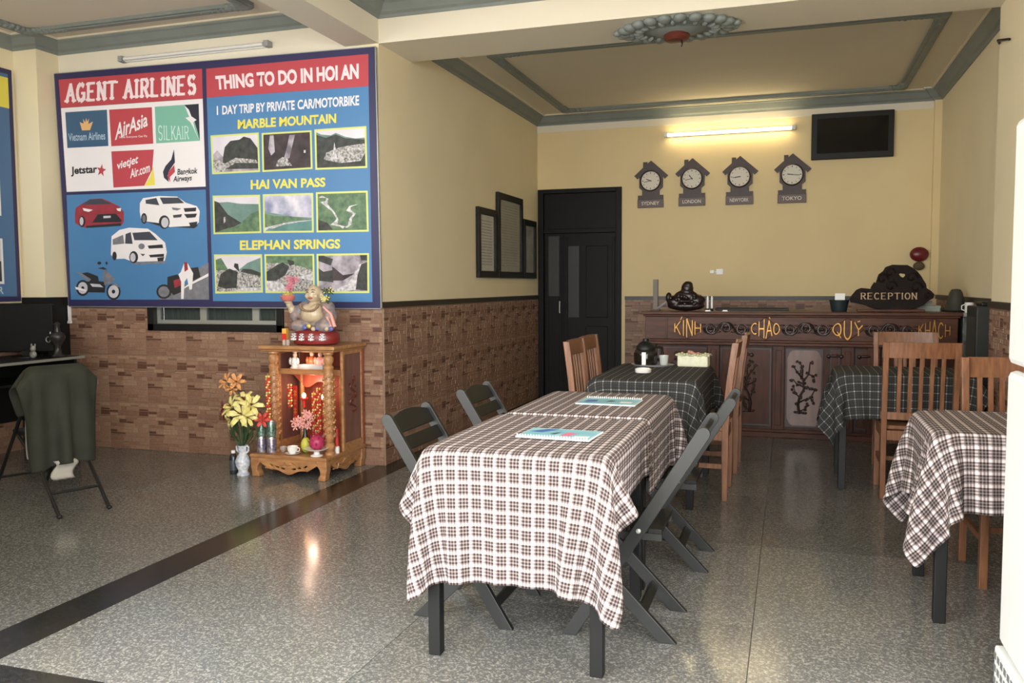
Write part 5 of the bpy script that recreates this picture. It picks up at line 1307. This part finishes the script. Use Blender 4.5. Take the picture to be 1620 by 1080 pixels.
# ------------------------------------------------------------------ things on the counter
sg = thing('reception_sign', (.80, 7.80, CZ), 'dark driftwood sign carved with gold letters RECEPTION', 'sign')
def sgp(u, v):  # photo outline to sign plane
    p = at(1320+u/10.125, 400+v/10.125, 'y', 7.80); return (p.x-.80, p.z-CZ)
outl = [(255, 730), (300, 670), (360, 600), (430, 572), (520, 580), (590, 590), (600, 545), (640, 485), (665, 510), (690, 440), (720, 350), (790, 300), (830, 235), (930, 200), (1060, 205), (1160, 205), (1240, 245), (1320, 310), (1370, 370), (1410, 440), (1450, 500), (1460, 570), (1540, 620), (1585, 670), (1570, 715), (1480, 760), (1420, 820), (1290, 870), (1180, 905), (800, 905), (620, 880), (520, 835), (380, 800), (270, 780)]
hol = [(1010, 330), (1060, 315), (1140, 325), (1155, 360), (1120, 400), (1080, 405), (1040, 380)]
hol2 = [(930, 405), (950, 410), (970, 455), (960, 462), (935, 440)]
me = curve_mesh('driftwood_board', [[sgp(*p) for p in outl], [sgp(*p) for p in hol], [sgp(*p) for p in hol2]], .05, .006); me.materials.clear(); me.materials.append(mat('black_brown_driftwood', (30, 21, 17), .6, var=.3, vscale=14, bump=.4, spec=.15))
link('driftwood_board', me, sg)
def sfn(u, v):
    p = sgp(418+u*(1310-418), 738-v*(738-640)); return Vector((p[0], -.033, p[1]))
stroke_quad('gold_lettering', 'RECEPTION', sfn, mat('pale_gold_paint', (190, 160, 120), .4), sg, tw=.15, serif=.12, gap=.28, depth=(0, -.006, 0))
for k, (u, v, r) in enumerate(((760, 420, .05), (880, 320, .045), (1230, 400, .05), (1300, 560, .055), (900, 540, .05), (480, 680, .035), (1480, 690, .03))):
    a = sgp(u, v); rd = MB(); rd.tube([(a[0]+r*math.cos(t*.9)*(1-t/9), -.03, a[1]+r*math.sin(t*.9)*(1-t/9)) for t in range(8)], .009, 6)
    rd.build('root_ridge', MATS['black_brown_driftwood'], sg, smooth=60)
MB().box(-.26, .26, -.05, .06, 0, .022).build('sign_foot', M_DWOODH, sg, bevel=.005)
# root carving on the left end
rc = thing('root_carving', (-.895, 7.82, CZ), 'dark gnarled root carving at the left end of the counter', 'carving')
blob('carved_body', [((0, 0, .045), (.17, .07, .045)), ((-.10, 0, .08), (.07, .06, .06)), ((.09, 0, .09), (.075, .06, .065)), ((0, 0, .13), (.11, .055, .06)), ((.01, 0, .20), (.055, .05, .065)), ((.015, 0, .235), (.045, .045, .035)), ((-.155, 0, .12), (.03, .03, .05)), ((.145, 0, .10), (.03, .03, .03))], mat('root_dark', (34, 22, 22), .3, var=.3, vscale=14, bump=.3), rc, .008)
kn = MB(); rnd = random.Random(6)
for k in range(12): kn.ell((rnd.uniform(-.13, .13), -.06, rnd.uniform(.03, .16)), (.018, .012, .018), 8, 6)
kn.build('knots', MATS['root_dark'], rc, smooth=70)
cs = MB().bar((-.26, 0, .02), (-.15, 0, .10), .02, .016).build('branch', MATS['root_dark'], rc)
for i, x in enumerate((-.705, -.668)):
    pn = thing('standing_pen', (x, 7.83, CZ), 'white pen upright by the root carving, %s one' % ('nearer the carving' if i == 0 else 'farther from the carving'), 'pen')
    MB().lathe([(.014, 0), (.014, .02), (.007, .024)], n=12).build('holder', M_BLACK, pn)
    MB().lathe([(.009, .022), (.010, .12), (.004, .135)], n=12).build('barrel', M_WHITE, pn, smooth=40)
pst = thing('grey_post', (-1.175, 7.86, CZ), 'upright grey wooden post behind the left end of the counter', 'post')
MB().box(-.022, .022, -.02, .02, 0, .285).build('post', mat('grey_post_paint', (112, 104, 96), .6), pst, bevel=.003)
MB().box(-.04, .04, -.04, .04, 0, .012).build('base', M_DWOODH, pst)
for i, (x, y) in enumerate(((-.69, 7.70), (-.545, 7.72))):
    cdx = tag(MB().box(-.025, .025, -.015, .015, 0, .004).box(-.02, .02, -.003, .003, .004, .012).build('name_card', M_WHITE, loc=(x, y, CZ), bevel=.001), 'small white card lying on the counter, %s' % ('next to the pens' if i == 0 else 'farther from the pens'), 'card')
kb = tag(MB().box(-.32, .32, -.04, .04, 0, .018).box(-.32, .32, .03, .04, .018, .026).build('black_tray', M_BLACK, loc=(-.33, 8.02, CZ), bevel=.003), 'long flat black tray along the back of the counter', 'tray')
tc_ = thing('pen_basket', (.40, 7.84, CZ), 'dark teal basket on the counter left of the reception sign', 'basket')
MB().lathe([(.06, 0), (.064, .01), (.078, .085), (.082, .10), (.076, .10), (.06, .012), (.002, .01)], n=22).build('basket', mat('dark_teal', (28, 44, 46), .5), tc_, smooth=45)
MB().box(-.035, .045, -.004, .004, .08, .155).build('white_card', M_WHITE, tc_)
fd = tag(MB().box(-.11, .11, -.09, .09, 0, .03).box(-.10, .115, -.085, .085, .03, .05).box(-.07, .05, -.08, .08, .05, .09).build('paper_stack', mat('grey_green_paper', (150, 158, 148), .7, var=.1, vscale=20), loc=(1.09, 8.02, CZ), bevel=.003), 'grey green stack of papers right of the reception sign', 'papers')
lm = thing('desk_lamp', (1.325, 7.99, CZ), 'dark cone-shaped desk lamp at the right end of the counter', 'lamp')
MB().lathe([(.10, 0), (.10, .012), (.085, .03), (.07, .08), (.05, .16), (.035, .185), (.004, .19)], n=24).build('shade', mat('dark_olive_shade', (54, 54, 46), .6), lm, smooth=50)
MB().lathe([(.105, .0), (.108, .006), (.105, .012)], n=24).build('rim', M_BLACK, lm, smooth=50)
# end cabinet and bag to the right of the counter
M_MRB = mat('dark_marble', (44, 50, 48), .25, col2=(120, 128, 124), vscale=9)
ec = thing('end_cabinet', (1.365, 8.0, 0), 'narrow dark marbled cabinet at the right end of the counter', 'cabinet')
MB().box(-.04, .045, -.36, .3, 0, 1.06).build('body', M_MRB, ec, bevel=.004)
MB().box(-.042, .048, -.38, .31, 1.06, 1.085).build('top', mat('pale_stone', (150, 152, 144), .4), ec, bevel=.003)
mug = thing('white_mug', (1.385, 7.75, 1.085), 'white mug on the narrow marbled cabinet', 'mug')
MB().lathe([(.03, 0), (.034, .005), (.034, .085), (.031, .085), (.03, .008), (.002, .008)], n=20).build('body', M_PORC, mug, smooth=40)
MB().tube([(-.033, 0, .07), (-.055, 0, .06), (-.055, 0, .03), (-.033, 0, .02)], .005, 6).build('handle', M_PORC, mug, smooth=60)
bx = thing('black_speaker', (1.30, 6.62, 0), 'tall black cabinet standing against the right wall behind the pillar', 'cabinet')
MB().box(-.10, .105, -.16, .18, 0, 1.17).build('body', mat('matt_black', (36, 37, 35), .6), bx, bevel=.008)
MB().box(-.103, -.10, -.13, .15, .1, 1.1).build('front_cloth', mat('speaker_cloth', (46, 46, 42), .9, var=.2, vscale=60), bx)
MB().box(-.06, .06, -.1, .1, 1.17, 1.20).build('handle_block', M_BLACK, bx, bevel=.01)

# ------------------------------------------------------------------ computer corner at the left
dk = thing('computer_desk', (-5.70, 4.55, 0), 'black desk with a thin grey edged top at the far left', 'desk')
MB().box(-.295, .32, -.85, .86, .765, .785).build('desk_top', M_BLACK, dk, bevel=.003)
MB().box(.32, .328, -.85, .86, .765, .785).box(-.295, .328, .86, .868, .765, .785).build('edge_strip', mat('grey_edge', (138, 138, 130), .5), dk)
for y in (-.83, .0, .82): MB().box(-.28, .28, y-.012, y+.012, 0, .765).build('side_panel', M_BLACK, dk)
MB().box(-.285, -.265, -.82, .81, .25, .765).build('modesty_panel', M_BLACK, dk)
MB().box(-.25, .25, .02, .80, .60, .615).build('keyboard_shelf', M_BLACK, dk)
mo = thing('computer_monitor', (-5.70, 5.17, .785), 'black computer monitor turned away on the desk, before the column', 'monitor', rz=.45)
M_MON = mat('matt_monitor', (16, 16, 16), .6, spec=.2)
MB().box(-.21, .21, -.02, .03, .04, .415).build('shell', M_MON, mo, bevel=.01)
MB().box(-.195, .195, .03, .032, .055, .40).build('screen', mat('monitor_screen', (16, 16, 16), .35, spec=.2), mo)
MB().box(-.03, .03, -.02, .02, 0, .06).build('neck', M_BLACK, mo)
MB().lathe([(.11, 0), (.11, .008), (.03, .016)], n=20).build('foot', M_BLACK, mo)
fg2 = thing('desk_figurine', (-5.44, 5.22, .785), 'small dark figurine with silver details at the desk corner', 'figurine')
MB().lathe([(.045, 0), (.05, .01), (.03, .03), (.022, .08), (.04, .12), (.06, .155), (.05, .185), (.025, .20), (.02, .24), (.026, .26), (.01, .275)], n=18).build('body', mat('dark_bronze', (40, 38, 36), .35, var=.3, vscale=30), fg2, smooth=50)
MB().tube([(-.06+.022*math.cos(t*.7), -.03, .14+.022*math.sin(t*.7)) for t in range(10)]+[(-.037, -.03, .20)], .004, 6).build('silver_ring', M_ALU, fg2, smooth=60)
sn = thing('desk_toy', (-5.56, 5.10, .785), 'little grey ornament in front of the monitor', 'ornament')
MB().ell((0, 0, .03), (.03, .022, .03), 12, 8).ell((.005, -.005, .075), (.022, .02, .025), 12, 8).ell((-.012, 0, .10), (.008, .006, .014), 8, 6).ell((.022, 0, .10), (.008, .006, .014), 8, 6).build('body', mat('mottled_grey', (70, 68, 66), .5, col2=(170, 168, 164), vscale=30), sn, smooth=80)
pa = tag(MB().box(-.12, .12, -.09, .09, 0, .012).box(-.10, .13, -.08, .085, .012, .026).build('paper_pile', M_PAGE, loc=(-5.62, 4.62, .785)), 'loose white papers on the desk at the left edge', 'papers')
cdct = tag(MB().box(-.01, .01, -.018, 0, 0, .13).box(-.014, .014, -.022, 0, -.02, .0).build('cable_duct', M_PAGE, loc=(-5.725, YP-.012, 1.05)), 'short white cable duct under the poster corner', 'cable duct')
# metal folding chair with jacket
CRZ = PI-.39; CL = (-4.32, 4.08, 0)
fc2 = thing('office_folding_chair', CL, 'black metal folding chair under the olive jacket', 'chair', rz=CRZ)
M_MET = mat('black_metal', (26, 26, 26), .45, metal=.2)
for s in (-1, 1):
    y = s*.155
    MB().tube([(.55, y, .01), (.25, y, .34), (-.02, y, .64), (-.08, y, .80), (-.09, y*.9, .835)], .011, 10).build('stile', M_MET, fc2, smooth=60)
    MB().tube([(-.42, y*.92, .01), (-.16, y*.92, .26), (.16, y*.92, .43)], .011, 10).build('leg', M_MET, fc2, smooth=60)
    for x in (.55, -.42): MB().ell((x, y*(1 if x > 0 else .92), .012), (.02, .018, .012), 8, 6).build('rubber_foot', M_BLACK, fc2)
MB().tube([(-.30, -.142, .125), (-.30, .142, .125)], .009, 8).build('stretcher', M_MET, fc2)
MB().tube([(.45, -.155, .12), (.45, .155, .12)], .009, 8).build('stretcher', M_MET, fc2)
MB().box(-.14, .24, -.145, .145, .425, .455).build('seat', mat('black_vinyl', (24, 24, 24), .5, spec=.3), fc2, bevel=.012)
MB().bar((-.075, 0, .62), (-.095, 0, .82), .28, .03, up=(1, 0, 0)).build('backrest', mat('black_vinyl', (24, 24, 24)), fc2, bevel=.008)
def hung(name, data, m, label, cat, thick):
    Pn, F, uv = data
    o = cloth_obj(name, data, (0, 0, 0), m, label, cat, thick=thick)
    o.location = CL; o.rotation_euler = (0, 0, CRZ); return o
hung('white_shirt', drape(-.135, -.045, -.14, .14, .815, .03, .47, .0, .06, 12, h=.026, steps=190), mat('off_white_cotton', (170, 165, 154), .9), 'white shirt showing under the olive jacket on the folding chair', 'shirt', .002)
jk = hung('olive_jacket', drape(-.15, -.03, -.16, .16, .85, .54, .24, .07, .10, 13, h=.026, steps=190), mat('olive_cloth', (40, 42, 32), .85, var=.2, vscale=7, bump=.9), 'olive green jacket hung over the back of the folding chair', 'jacket', .006)
lgm = MB(); rows = []
for i in range(7):
    for j in range(9): lgm.v.append((-.168-.012*math.sin(j*1.1)-.008*(i % 2), -.06+.13*i/6+.02*math.sin(j*.8), .17+.12*j/8))
for i in range(6):
    for j in range(8): lgm.f.append([i*9+j, (i+1)*9+j, (i+1)*9+j+1, i*9+j+1]); lgm.m.append(0)
lo_ = lgm.build('lining', mat('off_white_cotton', (170, 165, 154)), jk, smooth=80); lo_.modifiers.new('thickness', 'SOLIDIFY').thickness = .004

# couplet boards, incense pot and a loose cable end
for x in (c0+.045, c1-.085):
    cb = MB().box(x, x+.035, .095, .10, .30, .60).build('couplet_board', mat('couplet_red', (170, 44, 40), .4), sh)
    for k in range(4):
        z = .335+.065*k; MB().box(x+.006, x+.029, .092, .095, z, z+.006).box(x+.006, x+.029, .092, .095, z+.022, z+.028).box(x+.015, x+.020, .092, .095, z-.01, z+.036).build('gold_character', M_GOLD, cb)
ip = thing('incense_pot', W(.045, .07, .16), 'small patterned incense pot with red sticks inside the shrine', 'incense pot')
MB().lathe([(.028, 0), (.032, .008), (.045, .04), (.042, .065), (.048, .075), (.042, .075), (.03, .06), (.002, .058)], n=22).build('pot', mv, ip, smooth=50)
for k in range(5):
    a = k*1.26; MB().tube([(.008*math.cos(a), .008*math.sin(a), .055), (.025*math.cos(a), .025*math.sin(a), .20)], .0022, 5).build('incense_stick', M_BRED, ip)
q0, q1 = at(1578, 69, 'x', XRN-.012), at(1597, 62, 'x', XRN-.012)
cw = MB(); cw.tube([Vector((.012, 0, 0)), (q1-q0)*.35+Vector((-.02, 0, .012)), (q1-q0)], .008, 6)
tag(cw.build('cable_end', M_BLACK, smooth=60, loc=tuple(q0)), 'short dark cable end sticking out high on the right wall', 'cable')
